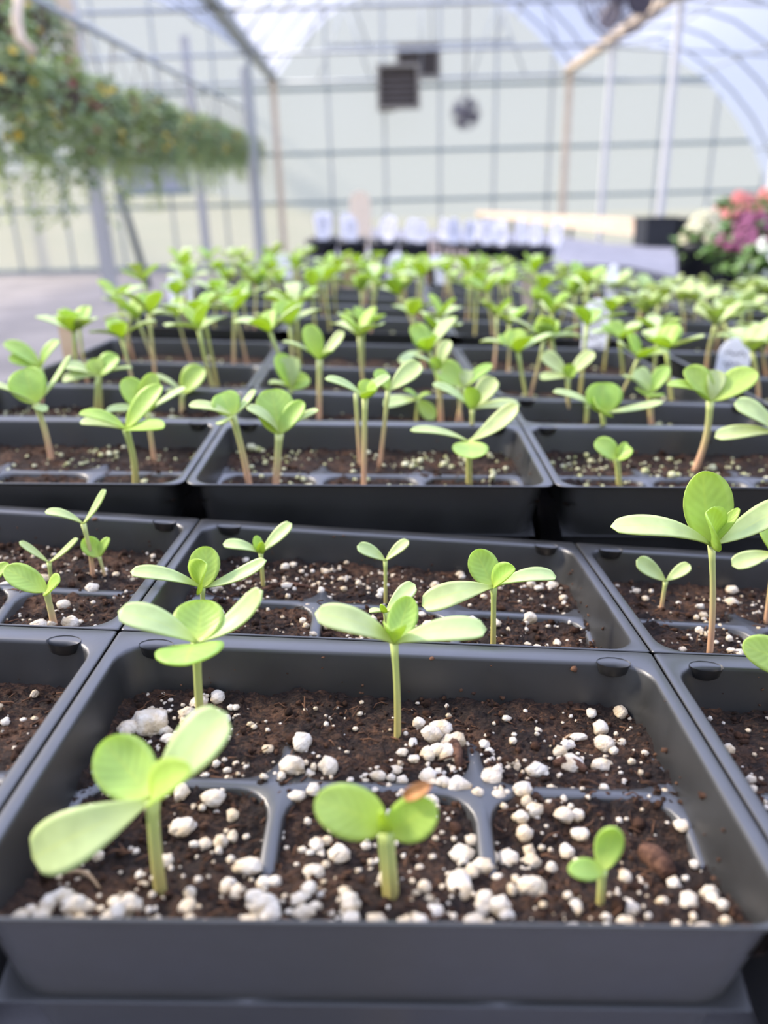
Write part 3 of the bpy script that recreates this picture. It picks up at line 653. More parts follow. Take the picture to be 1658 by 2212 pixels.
sow(T7, 'nearest right row', .7, (0, 1), 35, True, True, rows=(1,), scl=1.1)
sow(T8, 'second right row', .8, (0, 1, 2), 36, True, True, scl=1.1)
sow(T9, 'third right row', .85, (0, 1, 2), 37, False, True, scl=1.1)
sow(T10, 'farthest right row', .85, (0, 1, 2), 38, False, True, scl=1.1)
for r_ in VAR + SMALL:
    for c in list(r_.children): bpy.data.objects.remove(c)
    bpy.data.objects.remove(r_)

# --- big perlite chunks, bark bits and twigs lying on the soil of the nearest tray
rnd = random.Random(5)
BIG = [(330, 1558, 36, 'largest cream granule, on the soil left of the wide leaved back sprout'), (938, 1585, 27, 'blocky cream granule right of the sharp sprout stalk'),
       (440, 1636, 24, 'pitted granule beneath the long raised leaf'), (403, 1782, 25, 'round pitted granule beside the front left stalk'),
       (575, 1950, 30, 'cream granule near the front rim under the left web'), (765, 1972, 32, 'big yellowish granule at the rim in front of the double stalk'),
       (1000, 1908, 38, 'biggest of the clustered granules right of the double stalk'), (1090, 1962, 34, 'large pale granule at the rim, right of the cluster'),
       (1110, 1855, 24, 'egg shaped granule by the right web'), (1143, 1910, 26, 'rough white granule between the web and the tiny sprout'),
       (165, 1968, 36, 'flat granule at the left end of the front rim'), (290, 1980, 32, 'wide granule at the rim left of the front left stalk'),
       (1478, 1786, 18, 'smooth cream granule near the right wall'), (1232, 1836, 20, 'granule left of the tiny two leaf sprout'),
       (1262, 1800, 20, 'granule behind the tiny two leaf sprout'), (1133, 1762, 19, 'paired granule beneath the right web junction'),
       (1255, 1762, 15, 'tall little granule right of the paired granule'), (1252, 1972, 18, 'cream granule at the rim below the tiny sprout'),
       (1365, 1985, 24, 'long granule at the rim, right of the tiny sprout'), (1495, 1950, 18, 'white granule in the front right corner'),
       (1548, 1942, 17, 'white granule nearest the right wall'), (503, 1912, 20, 'tall granule left of the left web'), (900, 1638, 13, 'small granule under the blocky granule'),
       (965, 1690, 24, 'cream granule resting on the web left of its junction'), (1135, 1702, 24, 'flat granule resting on the web right of its junction'),
       (875, 1690, 15, 'granule just behind the web at centre'), (675, 1665, 15, 'white granule right of the left web junction'), (535, 1335, 14, 'granule behind the four leaved sprout'),
       (660, 1340, 10, 'small granule against the middle rim'), (1147, 1338, 19, 'blocky white granule right of the drooping leaf'), (765, 1360, 12, 'granule just behind the middle rim at centre'),
       (605, 1668, 0, ''), (1150, 1262, 13, 'granule on the back soil, nearest the right rim'), (1330, 1440, 0, '')]
for x, y, r, lb in BIG:
    if not r: continue
    p = T1.on_soil(x, min(y + r * .3, 1962)); u_, v_ = T1.uv(p); v_ = max(v_, .075); p = T1.pt(u_, v_, T1.soil_h(u_, v_)); zc = (p - EYE).dot(_f); rr = .86 * r * zc / FPX
    mb = MB(); grain(mb, V((0, 0, 0)), rr, ico(3), rnd, .30)
    o = mb.build('perlite_granule', M_PERL, loc=p + V((0, 0, rr * .30))); tag(o, lb, 'perlite granule', 'large perlite granules')
for (x0, y0), (x1, y1), r, mt, nm, lb in (((975, 1600), (992, 1660), .0024, M_BARK, 'bark_chip', 'dark reddish bark chip right of the sharp sprout'),
        ((1195, 1655), (1265, 1668), .0022, M_BARK, 'bark_chip', 'flat brown bark chip behind the right web'),
        ((560, 1278), (672, 1272), .0014, M_BARK, 'bark_chip', 'long curved bark sliver behind the four leaved sprout'),
        ((1215, 1600), (1255, 1594), .0005, M_TWIG, 'twig', 'pale straw fibre on the right hand soil'),
        ((1385, 1850), (1445, 1900), .0042, M_BARK, 'bark_chip', 'brown clod of soil right of the tiny sprout'),
        ((140, 1890), (215, 1920), .0007, M_TWIG, 'twig', 'dry curled seedling remnant at the front left corner')):
    a = T1.on_soil(x0, y0); b = T1.on_soil(x1, y1); n = 7; pts = []; rad = []
    for k in range(n):
        t = k / (n - 1); pts.append(a.lerp(b, t) + V((0, .15 * (b - a).length * sin(pi * t), r * .3 + .0008 * sin(pi * t)))); rad.append(r * .7 * (.45 + .6 * sin(pi * (.12 + .76 * t))) * (1 + .25 * noise.noise(V((k * 3.1, r * 900, 0)))))
    mb = MB().tube(pts, rad, 7); tag(mb.build(nm, mt), lb, 'bark' if mt is M_BARK else 'twig')

# ------------------------------------------------------------------ bench
M_BENCH = mat('weathered_bench', (.20, .195, .21), .75, .3, var=(9, (.27, .26, .28), 6), bump=(120, .3, .002))
M_FRAME = mat('bench_steel', (.35, .35, .36), .5, .5, metal=.6)
M_BOARD = mat('pale_timber', (.66, .50, .36), .7, .3, var=(14, (.74, .60, .46), 5))
bn = empty('greenhouse_bench', (.5, .05, 0), 'long grey slatted bench that carries the trays of seedlings', 'bench')
bl = V(bn.location)
mb = MB(); x = -.292
while x < 2.85:
    x2 = x + .138; yl = 9.4 if x2 < 2.0 else 6.56; s = [V((x, .04, bench_z(x))) - bl, V((x2, .04, bench_z(x2))) - bl]
    l0 = [V((x, .04, bench_z(x) - .022)), V((x2, .04, bench_z(x2) - .022)), V((x2, .04, bench_z(x2))), V((x, .04, bench_z(x)))]
    mb.loft([[p - bl for p in l0], [p - bl + V((0, yl - .04, 0)) for p in l0]], True, True, True); x += .146
mb.build('bench_top', M_BENCH, bn, False)
fr = MB()
for y in (.2, 1.4, 2.6, 3.9, 5.4, 7.3, 9.2):
    xe = 2.85 if y < 6 else 1.8
    l0 = [V((-.28, y, bench_z(-.28) - .065)), V((xe, y, bench_z(xe) - .065)), V((xe, y, bench_z(xe) - .023)), V((-.28, y, bench_z(-.28) - .023))]
    fr.loft([[p - bl for p in l0], [p - bl + V((0, .04, 0)) for p in l0]], True, True, True)
fr.build('bench_frame', M_FRAME, bn, False)
for y in (.2, 2.6, 5.4, 9.2):
    for x in (-.25, 1.36, 2.75):
        if x > 2 and y > 6: continue
        MB().box((x - .02, y, 0), (x + .02, y + .04, bench_z(x) - .066)).build('leg', M_FRAME, bn, False, -bl)

# empty plug trays
M_PLUG = mat('grey_plug_plastic', (.10, .10, .11), .5, .5); M_GRIT = mat('grit_topping', (.36, .31, .29), .9, .2, var=(150, (.20, .17, .16), 5), bump=(300, .8, .003))
def plug_tray(x0, y0, wx, wy, nx, ny, label):
    zb = bench_z(x0 + wx/2); o = V((x0, y0, zb)); t = empty('plug_tray', o, label, 'plug tray', 'grey plug trays beyond the seedlings'); h = .052
    sh = MB(); z = lambda x: h - BT * (x - wx/2)
    g = .003
    for a in range(nx):
        for b in range(ny):
            xa, xb, ya, yb = wx*a/nx, wx*(a+1)/nx, wy*b/ny, wy*(b+1)/ny; k = .0022
            def lp(d, q): return [V((xa+d, ya+d, z(xa)-q)), V((xb-d, ya+d, z(xb)-q)), V((xb-d, yb-d, z(xb)-q)), V((xa+d, yb-d, z(xa)-q))]
            sh.loft([lp(0, 0), lp(k, 0), lp(k*1.6, .014)])
    rim = [[V((x, y, z(x) - q)) for x, y in ((-e, -e), (wx+e, -e), (wx+e, wy+e), (-e, wy+e))] for e, q in ((0, 0), (.004, 0), (.004, .008), (-.006, h + BT*wx*0 - .001))]
    sh.loft(rim)
    sh.build('tray_shell', M_PLUG, t, False)
    gm = MB(); n = 30; vs = []; fs = []
    for b in range(n + 1):
        for a in range(n + 1):
            x, y = wx*a/n, wy*b/n; vs.append((x, y, z(x) - .009 + .003 * noise.noise(V((x*90, y*90, x0*9)))))
    for b in range(n):
        for a in range(n): k = b*(n+1)+a; fs.append((k, k+1, k+n+2, k+n+1))
    gm.add(vs, fs); s = gm.build('grit', M_GRIT, t); s['kind'] = 'stuff'
P_LAB = ['nearest left plug tray behind the farthest seedling tray', 'plug tray behind the farthest seedlings, right of the first one', 'plug tray behind the right row of seedlings', 'left plug tray of the row before the tagged pots',
         'middle plug tray of the row before the tagged pots', 'right plug tray of the row before the tagged pots', 'plug tray straight in front of the tagged pots, at left', 'plug tray straight in front of the tagged pots, at right']
for k, xy in enumerate(((-.265, 1.60), (.30, 1.60), (.31, 1.40), (-.26, 1.98), (.30, 1.98), None, (-.25, 2.36), (.31, 2.36))):
    if not xy or k == 2: continue
    x0, y0 = xy
    plug_tray(x0, y0, .53, .35, 12, 8, P_LAB[k])

# black pots with white tags
M_POT = mat('black_pot', (.018, .021, .026), .5, .5); M_TAG = mat('white_tag', (.93, .93, .96), .45, .4, trans=(.65, (.92, .93, .98))); M_INK = mat('tag_ink', (.10, .10, .13), .6)
M_TAN = mat('tan_wood_tag', (.68, .50, .32), .7, .3, var=(30, (.58, .40, .24), 4)); M_PINKW = mat('pinkish_stake', (.78, .62, .53), .7, .3)
def tag_mb(wd, ht, th=.0006, pt=.3):
    o = []
    for a in range(13): t = pi * a / 12; o.append((wd/2*cos(t), ht - wd/2 + wd/2*sin(t)))
    o += [(-wd/2, ht*pt), (-.002, -.015), (.002, -.015), (wd/2, ht*pt)]
    return MB().loft([[V((x, -th, z)) for x, z in o], [V((x, th, z)) for x, z in o]], True, True, True)
def plant_tag(p, wd, ht, label, cat='plant tag', m_=M_TAG, rz=0, tilt=0, group='white plant tags', ink=True, seed=1):
    t = empty('plant_tag', p, label, cat, group, rz); t.rotation_euler = (tilt, R.gauss(0, .05), rz)
    tag_mb(wd, ht).build('tag_card', m_, t, False)
    if ink:
        rnd = random.Random(seed); i_ = MB()
        for k in range(4):
            z = ht * (.86 - .12 * k); pts = [V((wd * (-.32 + .64 * q / 9), -.0009, z + rnd.gauss(0, wd * .07))) for q in range(10)]; i_.tube(pts, wd * .022, 4)
        i_.build('scribble', M_INK, t)
    return t
pot_prof = [(.040, 0), (.050, .085), (.053, .086), (.053, .100), (.049, .100), (.047, .088), (.0465, .086)]
ptm = MB().lathe(pot_prof, 20).mesh('pot_shell', M_POT); psm = MB().lathe([(.047, .086), (.03, .089), (.002, .0885)], 20, cap=True).mesh('pot_soil', M_SOIL)
k = 0
ORD = ['first', 'second', 'third', 'fourth', 'fifth', 'sixth', 'seventh', 'eighth', 'ninth', 'tenth']
for b in range(3):
    for a in range(8):
        x = -.20 + a * .112 + R.gauss(0, .003); y = 2.90 + b * .14; p = V((x, y, bench_z(x)))
        t = empty('nursery_pot', p, f"black pot with white tag, {ORD[a]} from the left in the {('front','middle','back')[b]} row of pots", 'plant pot', 'black pots with white tags')
        place(ptm, 'pot_shell', t); place(psm, 'pot_soil', t)
        plant_tag(p + V((R.gauss(0, .02), R.gauss(-.01, .015), .083)), .046, R.uniform(.090, .110), f"white tag in the {ORD[a]} pot of the {('front','middle','back')[b]} row of pots", rz=R.gauss(0, .5), tilt=R.gauss(0, .12), group='white tags in the black pots', seed=k); k += 1

# tags and stakes among the seedlings: (pixel centre x, top y, forward distance, width px, mat, label)
def tag_at(px, top, y, wpx, label, m_=M_TAG, ink=True, rz=0, group='plant tags among the seedlings', base=.030, tilt=0):
    tp = at_y(px, top, y); zb = bench_z(tp.x) + base; zc = (tp - EYE).dot(_f)
    return plant_tag(V((tp.x, tp.y, zb)), wpx * zc / FPX, tp.z - zb, label, 'plant tag', m_, rz, tilt, group, ink, int(px))
tag_at(386, 590, 1.02, 52, 'scribbled white tag on the left edge of the fourth tray')
tag_at(605, 548, 1.46, 42, 'white tag at the far left corner of the seedlings', ink=False)
tag_at(851, 545, 1.46, 42, 'white tag in the far middle of the seedlings')
tag_at(958, 548, 1.42, 42, 'white tag in the far middle, next to a tan one', ink=False)
tag_at(755, 550, 1.38, 36, 'tan tag between white tags at the far end', M_TAN, False)
tag_at(935, 575, 1.42, 18, 'narrow tan tag touching a white tag at the far end', M_TAN, False)
tag_at(1320, 570, 1.15, 22, 'narrow white tag in the right row of trays', ink=False)
tag_at(1149, 590, 1.05, 22, 'pinkish pointed stake leaning between the two rows of trays', M_PINKW, False)
tag_at(1290, 645, .80, 66, 'round topped white tag with dark scribble behind bright leaves', rz=.3)
tag_at(1580, 730, .63, 72, 'big round topped white tag with dark loops at right')
tag_at(140, 680, .70, 36, 'tan wooden tag at the left corner of the third tray', M_TAN, False, base=.04)
for k in range(16):
    px = 930 + k * 11.5; top = 522 + k * 3.2 + R.uniform(-5, 5); y = 2.30 - k * .05
    tag_at(px, top, y, 7, f"pinkish wooden stake, {k + 1} of sixteen counted from the pots in the slanting line", M_PINKW, False, group='wooden stakes behind the seedlings', base=.04)
mt_ = at_y(777, 412, 3.36)
mk = plant_tag(V((mt_.x, mt_.y, bench_z(mt_.x) + .012)), .085, mt_.z - bench_z(mt_.x) - .012, 'wide cream marker standing above the tagged pots', 'marker', mat('cream_card', (.90, .82, .70), .6, trans=(.45, (.9, .82, .7))), group='cream marker', ink=False); mk.name = 'marker'

# ------------------------------------------------------------------ greenhouse
YF = 18.3
M_FLOOR = mat('greenhouse_floor', (.21, .195, .19), .85, .2, var=(1.3, (.15, .14, .14), 6), bump=(30, .3, .01))
M_STEEL = mat('galvanised_steel', (.40, .43, .45), .5, .5, metal=.3); M_GIRT = mat('green_grey_girt', (.20, .27, .28), .6, .4)
M_POST = mat('grey_post', (.50, .50, .49), .6, .4); M_PALE = mat('pale_steel', (.66, .66, .65), .5, .5); M_WOOD = mat('cream_timber', (.72, .60, .46), .7, .3, var=(8, (.66, .54, .40), 4))  # M_WOOD is plain cream timber, mottled by noise
M_POLY = sheet_mat('roof_film', (.86, .88, .97), (.66, .69, .84), .28); M_WALL = sheet_mat('wall_sheet', (.66, .69, .69), (.50, .525, .52), .58)
M_LAWN = mat('dry_lawn', (.27, .235, .125), .9, .1, var=(.4, (.22, .205, .10), 5))
def st(o, label=None): o['kind'] = 'structure'; return o
st(MB().box((-12, -3, -.05), (10, 18.6, 0)).build('floor', M_FLOOR, None, False))
st(MB().box((-70, 18.7, -.12), (70, 120, -.02)).build('ground', M_LAWN, None, False))
st(MB().box((-70, -40, -.16), (70, 18.6, -.06)).build('ground', M_LAWN, None, False))
mb = MB(); vs = []; fs = []                                       # grassy bank outside, higher towards the left
for b in range(9):
    for a in range(25):
        x = -60 + a * 4.0; k = b / 8; vs.append((x, 26 + 24 * k, -.05 + (3.6 * k ** .8) * max(0, min(1, (4 - x) / 22)) + .5 * k * noise.noise(V((x * .1, k * 3, 0)))))
for b in range(8):
    for a in range(24): k = b * 25 + a; fs.append((k, k + 1, k + 26, k + 25))
st(mb.add(vs, fs).build('ground', M_LAWN))
GL, GRX, GH = -2.05, 4.1, 3.70
def bay(x0, x1, h0, hp, n=16): return [(x0 + (x1-x0)*i/n, h0 + (hp-h0) * (sin(pi*i/n) ** .85)) for i in range(n + 1)]
CENT = bay(GL, GRX, GH, 5.5); LEFT = bay(-9.8, GL, GH, 5.5)
RIGHT = [(4.1, 3.70), (4.6, 4.02), (5.1, 4.18), (5.6, 4.20), (6.2, 4.02), (6.8, 3.66), (7.3, 3.25), (7.8, 2.75), (8.2, 2.2), (8.5, 1.65), (8.68, 1.1), (8.78, .5), (8.8, 0)]
for prof, nm in ((CENT, 'ceiling'), (RIGHT, 'ceiling'), (LEFT, 'ceiling')):
    st(MB().loft([[V((x, -3, z)) for x, z in prof], [V((x, YF, z)) for x, z in prof]], False).build(nm, M_POLY))
# end wall sheet
out = [(-9.8, 0)] + LEFT + CENT[1:] + RIGHT[1:]
mb = MB(); vs = [V((x, YF + .02, z)) for x, z in out] + [V((x, YF + .02, 0)) for x, z in out]; n = len(out)
mb.add(vs, [(i, i + 1, n + i + 1, n + i) for i in range(n - 1)])
wl = st(mb.build('wall_far', M_WALL, None, False))
def top_at(x):
    for a, b in zip(out, out[1:]):
        if a[0] <= x <= b[0] and b[0] > a[0]: return a[1] + (b[1]-a[1]) * (x-a[0]) / (b[0]-a[0])
    return 1
x = -9.2
while x < 8.7:
    st(MB().box((x - .022, YF - .05, 0), (x + .022, YF, top_at(x))).build('stud', M_STEEL, wl, False)); x += 1.18
for z, m_ in ((.05, M_GIRT), (1.32, M_GIRT), (2.30, M_GIRT), (3.52, M_GIRT), (4.3, M_STEEL)):
    x1 = 8.75 if z < 1 else 8.6 if z < 2 else 8.1 if z < 3 else 7.0 if z < 3.6 else 2.9
    x0 = -9.8 if z < 4 else -.9
    st(MB().box((x0, YF - .09, z - .03), (x1, YF - .05, z + .03)).build('girt', m_, wl, False))
# posts, gutters, hoops, ties
def post(x, y, h, r, m_, name='support_post', parent=None):
    return st(MB().box((x - r, y - r, 0), (x + r, y + r, h)).build(name, m_, parent, False))
for y in (18.1, 15.0, 11.85, 8.55): post(GRX, y, GH, .060 if y > 16 else .042, M_WOOD if y > 16 else M_PALE)
post(GL, 18.1, GH, .055, M_WOOD); post(GL, 14.7, GH, .04, M_STEEL)
bp = at_z(240, 625, 11.0); p0 = post(bp.x, bp.y, 4.6, .085, M_POST)
st(MB().box((bp.x - .11, bp.y - .17, 2.85), (bp.x + .09, bp.y - .09, 4.6)).build('timber_sleeve', M_WOOD, p0, False))
q = at_z(447, 545, 16.5); post(q.x, q.y, 4.4, .08, M_POST)
q = at_z(78, 470, 17.6); post(q.x, q.y, 2.6, .10, M_WOOD)
q = at_z(553, 500, 15.5); post(q.x, q.y, 3.7, .05, M_POST)
for x, m_ in ((GL, M_STEEL), (GRX, M_WOOD)):
    st(MB().box((x - .09, -3, GH - .02), (x + .09, 18.2, GH + .10)).build('gutter', m_, None, False))
y = 2.0; hr = .028
while y < 18.4:
    for prof in (CENT, RIGHT, LEFT):
        if prof is not RIGHT and y < 6: continue
        st(MB().tube([(a, y, b - .03) for a, b in prof], hr, 6).build('roof_hoop', M_STEEL))
    y += 1.2
for y in (18.1, 15.0, 11.85, 8.55):
    mb = MB().tube([(GL, y, GH - .05), (GRX, y, GH - .05)], .03, 6)
    mid = (GL + GRX) / 2
    for a, b in ((.5, .5), (.25, .33), (.75, .67), (.25, .15), (.75, .85)):
        xb = GL + (GRX - GL) * b; xt = GL + (GRX - GL) * a; k = int(round(a * 16)); mb.tube([(xb, y, GH - .05), (CENT[k][0], y, CENT[k][1] - .04)], .016, 5)
    st(mb.build('truss', M_STEEL))
    st(MB().tube([(-8.2, y, GH - .05), (GL, y, GH - .05)], .026, 6).build('tie_rod', M_STEEL))
    st(MB().tube([(GRX, y, GH - .08), (7.1, y, 3.4)], .022, 6).build('tie_rod', M_STEEL))
for k, prof in ((3, CENT), (6, CENT), (10, CENT), (13, CENT), (3, RIGHT), (5, RIGHT), (8, RIGHT), (10, LEFT), (13, LEFT)):
    x, z = prof[k]; st(MB().tube([(x, 1, z - .06), (x, 18.2, z - .06)], .024, 6).build('purlin', M_STEEL))

# louvred wall vents
M_LOUV = mat('dark_louvre', (.10, .085, .075), .6, .4); M_LOUF = mat('brown_vent_frame', (.26, .24, .20), .6, .4)
def vent(x0, y0, x1, y1, yy, label):
    a = at_y(x0, y1, yy); b = at_y(x1, y0, yy); w_, h_ = b.x - a.x, b.z - a.z
    t = empty('louvre_vent', (a.x, yy, a.z), label, 'vent', 'louvred vents high on the end wall')
    f = MB(); q = .07
    f.box((0, -.08, 0), (w_, .06, q)).box((0, -.08, h_ - q), (w_, .06, h_)).box((0, -.08, q), (q, .06, h_ - q)).box((w_ - q, -.08, q), (w_, .06, h_ - q)); f.build('frame', M_LOUF, t, False)
    MB().box((q, .03, q), (w_ - q, .06, h_ - q)).build('back_plate', M_LOUV, t, False)
    MB().box((.02, .06, .02), (w_ * (.42 if yy < 18 else .98), YF - yy - .001, h_ - .02)).build('housing', M_LOUV, t, False)
    n = 6
    for k in range(n):
        z = q + (h_ - 2*q) * (k + .5) / n; MB().box((q, -.01, -.012), (w_ - q, .012, .075), None).build('slat', M_LOUV, t, False, (0, 0, z)).rotation_euler = (radians(-38), 0, 0)
vent(856, 92, 950, 172, 18.15, 'upper right brown louvred vent under the ridge of the end wall')
vent(815, 137, 906, 238, 17.75, 'lower left brown louvred vent overlapping the upper one')
# grey panel on the wall behind the baskets
a = at_y(262, 415, 18.05); b = at_y(402, 325, 18.05)
t = empty('wall_panel', (a.x, 18.1, a.z), 'grey rectangular panel on the end wall below the hanging flowers', 'panel')
MB().box((0, -.04, 0), (b.x - a.x, .06, b.z - a.z)).build('sheet', mat('panel_grey', (.40, .42, .46), .6, .3), t, False)
MB().box((-.04, -.07, -.08), (b.x - a.x + .04, .0, 0)).build('rail', M_GIRT, t, False)

# circulation fans
M_FANM = mat('fan_grey', (.13, .12, .15), .5, .5, metal=.4)
def fan(c, r, rz, label, rod):
    t = empty('circulation_fan', c, label, 'fan', 'hanging circulation fans', rz)
    g = MB()
    for yy in (-.09, .09):
        for k in range(1, 9 if yy < 0 else 6):
            rr = r * k / (8 if yy < 0 else 5); g.tube([(rr*cos(2*pi*i/28), yy * (1 - .5*(rr/r)**3), rr*sin(2*pi*i/28)) for i in range(29)], .0045, 5, False)
    for i in range(10):
        a = 2*pi*i/10; g.tube([(.03*cos(a), -.09, .03*sin(a)), (r*cos(a), -.045, r*sin(a)), (r*cos(a), .045, r*sin(a)), (.03*cos(a), .09, .03*sin(a))], .0045, 5)
    g.build('cage', M_FANM, t)
    MB().lathe([(.02, -.07), (.06, -.06), (.06, .10), (.03, .12)], 14).build('motor', M_FANM, t).rotation_euler = (-pi/2, 0, 0)
    for i in range(4):
        b = leaf(MB(), (0, 0, .05), (0, 0, r * .9), (.5, -1, 0), r * .62, 0, .06, 'r', 8, 4, .004).build('blade', M_FANM, t); b.rotation_euler = (0, i * pi/2 + .4, 0)
    MB().tube([(0, .0, r), (0, .0, r + rod)], .014, 8).build('hanging_rod', M_FANM, t)
fan(at_z(1005, 245, 12.2), .235, .25, 'dark round fan hanging from a rod before the end wall', 2.45)
fan(at_z(1340, -14, 5.6), .27, -.2, 'fan with ring guard at the top frame edge, nearer than the other', 1.6)

# hanging baskets
M_FOL = [leaf_mat('basket_leaf_dark', (.33, .43, .27), (.38, .48, .26), (.36, .50, .20), .4, .5), leaf_mat('basket_leaf_light', (.48, .58, .30), (.52, .62, .30), (.52, .64, .22), .42, .5)]
M_YEL = mat('yellow_petal', (.85, .62, .08), .6, trans=(.3, (.9, .7, .1))); M_RED = mat('dark_red_petal', (.30, .03, .05), .6, trans=(.3, (.4, .04, .06)))
M_BASK = mat('basket_brown', (.10, .07, .06), .7)
def clump(rnd, n, rx, rz0, rz1, ls, trail=True):
    mb = MB()
    for k in range(n):
        a = rnd.random() * 6.283; q = rnd.random() ** .5
        z = rnd.uniform(rz0, rz1); f = 1 - max(0, z) / (rz1 + .001) * .6 if z > 0 else 1 - .45 * (z / rz0) ** 2
        r = rx * q * f; p = V((r*cos(a), r*sin(a), z)); d = V((cos(a), sin(a), rnd.uniform(-1.0, .5))).normalized(); L = ls * rnd.uniform(.6, 1.3)
        leaf(mb, p, p + d * L, (rnd.gauss(0, .5), rnd.gauss(0, .5), 1), L * rnd.uniform(.45, .65), .08, .1, 'r', 4, 2, .0006)
    return mb
def blooms(rnd, n, rx, rz0, rz1, s, dome=False):
    mb = MB()
    for k in range(n):
        a = rnd.random() * 6.283; z = rnd.uniform(rz0, rz1); f = (1 - .6 * max(0, z) / (abs(rz1) + .001)) if z > 0 else 1 - .4 * (z / (rz0 - .001)) ** 2
        p = V((rx * f * cos(a), rx * f * sin(a), z)); nrm = V((cos(a), sin(a), .6)).normalized(); sd_ = nrm.cross(V((0, 0, 1))).normalized(); u2 = sd_.cross(nrm)
        for j in range(5):
            t = 2*pi*j/5; d = sd_ * cos(t) + u2 * sin(t); leaf(mb, p, p + d * s + nrm * s * .25, nrm, s * .9, .03, .08, 'r', 4, 2, .0008)
    return mb
rb = random.Random(77); BK = []
for k in range(4):
    m1 = clump(rb, 620, .36, -.46, .22, .075).mesh('foliage', M_FOL[k % 2]); m2 = clump(rb, 260, .37, -.60, .16, .07).mesh('trailing_foliage', M_FOL[(k + 1) % 2])
    tl_ = MB()
    for q in range(9):
        a = rb.random() * 6.283; x_, y_ = .28 * cos(a), .28 * sin(a); L_ = rb.uniform(.15, .5)
        for n_ in range(int(L_ * 60)):
            z_ = -.45 - L_ * n_ / (L_ * 60); d = V((rb.gauss(0, 1), rb.gauss(0, 1), rb.gauss(-.4, .5))).normalized(); p_ = V((x_ + rb.gauss(0, .025), y_ + rb.gauss(0, .025), z_)); leaf(tl_, p_, p_ + d * .06, (0, 0, 1), .032, .08, .1, 'r', 4, 2, .0006)
    m4 = tl_.mesh('hanging_strand', M_FOL[1])
    m3 = blooms(rb, 26, .37, -.40, .20, .030).mesh('blossom', M_YEL if k % 2 == 0 else M_RED); BK.append((m1, m2, m3, m4))
bask = MB().lathe([(.08, -.16), (.15, -.08), (.18, .04), (.185, .05), (.17, .05), (.02, .03)], 16).mesh('basket_bowl', M_BASK)
pN, pF = at_z(10, 178, 5.2), at_z(548, 312, 17.0); NB = 15
for k in range(NB):
    t = k / (NB - 1); p = pN.lerp(pF, t) + V((R.gauss(0, .008), 0, R.gauss(0, .01)))
    col = 'yellow' if k % 4 in (0, 2) else 'dark red'
    o = empty('hanging_basket', p, f"hanging basket with {col} blossoms, {k + 1} of {NB} along the row counted from the camera", 'hanging basket', 'hanging baskets along the left', R.random() * 6)
    b = BK[k % 4]; place(b[0], 'foliage', o); place(b[1], 'trailing_foliage', o); place(b[2], 'blossom', o); place(b[3], 'hanging_strand', o)['kind'] = 'stuff'; place(bask, 'basket_bowl', o)
    s = (1.0 + .06 * R.gauss(0, 1)) * (1.0 if t < .3 else .92 if t < .7 else .85); o.scale = (s, s, s)
    for j in range(3):
        a = 2*pi*j/3; MB().tube([(.18*cos(a), .18*sin(a), .04), (0, 0, .62 / s)], .005, 4).build('hanger_wire', M_BASK, o)
# second, lower row nearest the camera at the far left
for k, (x, y, z) in enumerate(((-40, 40, 6.5), (70, 40, 8.6))):
    o = empty('hanging_basket', at_z(x, y, z), f"green hanging basket {('in the top frame corner','high up beside the pale sleeved post')[k]}", 'hanging basket', 'hanging baskets at the upper corner', k)
    b = BK[(k + 1) % 4]; place(b[0], 'foliage', o); place(b[1], 'trailing_foliage', o); place(b[2], 'blossom', o); place(b[3], 'hanging_strand', o)['kind'] = 'stuff'; place(bask, 'basket_bowl', o)
    o.scale = (1.15, 1.15, 1.15)
    for j in range(3):
        a = 2*pi*j/3; MB().tube([(.18*cos(a), .18*sin(a), .04), (0, 0, .62), (0, 0, (4.6 - o.location.z) / 1.15)], .005, 4).build('hanger_wire', M_BASK, o)
a = pN.lerp(pF, -.25) + V((0, 0, .62)); b = pN.lerp(pF, 1.05) + V((0, 0, .62))
st(MB().tube([a, b], .03, 8).build('hanging_rail', M_STEEL))
# bent hose and leaning cable by the nearest post
tag(MB().tube([at_z(42, -20, 4.6), at_z(36, 40, 4.6), at_z(45, 85, 4.6), at_z(72, 112, 4.6)], .03, 8).build('bent_pipe', M_WOOD), 'pale bent pipe among the hanging flowers in the top corner', 'pipe')
tag(MB().tube([at_z(190, 215, 10.6), at_z(232, 320, 10.6), at_z(268, 445, 10.7), at_z(322, 622, 10.8)], .05, 8).build('drip_hose', mat('dark_hose', (.16, .18, .18), .6)), 'dark hose slanting down from the pale sleeved post', 'hose')

# ------------------------------------------------------------------ bench beyond, with its timber side board, and potted flowers
pa = [at_z(1400, 513, 6.75), at_z(1400, 474, 6.75)]; pb = [at_z(1028, 465, 15.6), at_z(1028, 456, 15.6)]
t = empty('timber_bench', (pa[0].x, pa[0].y, 0), 'long bench with a pale timber side board running to the end wall', 'bench'); tl = V(t.location)
d_ = V((.045, 0, 0))
MB().loft([[q - tl for q in (pa[0], pa[0] + d_, pa[1] + d_, pa[1])], [q - tl for q in (pb[0], pb[0] + d_, pb[1] + d_, pb[1])]], True, True, True).build('side_board', M_BOARD, t, False)
wv = V((1.1, 0, -.02))
MB().loft([[q - tl for q in (pa[0] + d_, pa[0] + wv, pa[0] + wv + V((0,0,.03)), pa[0] + d_ + V((0,0,.03)))], [q - tl for q in (pb[0] + d_, pb[0] + wv, pb[0] + wv + V((0,0,.03)), pb[0] + d_ + V((0,0,.03)))]], True, True, True).build('bench_top', M_BENCH, t, False)
for k in (.02, .34, .66, .97):
    for w_ in (.07, 1.05):
        q = pa[0].lerp(pb[0], k) + V((w_, 0, 0)); MB().box((q.x - .03, q.y - .03, 0), (q.x + .03, q.y + .03, q.z - .01)).build('leg', M_FRAME, t, False, -tl)
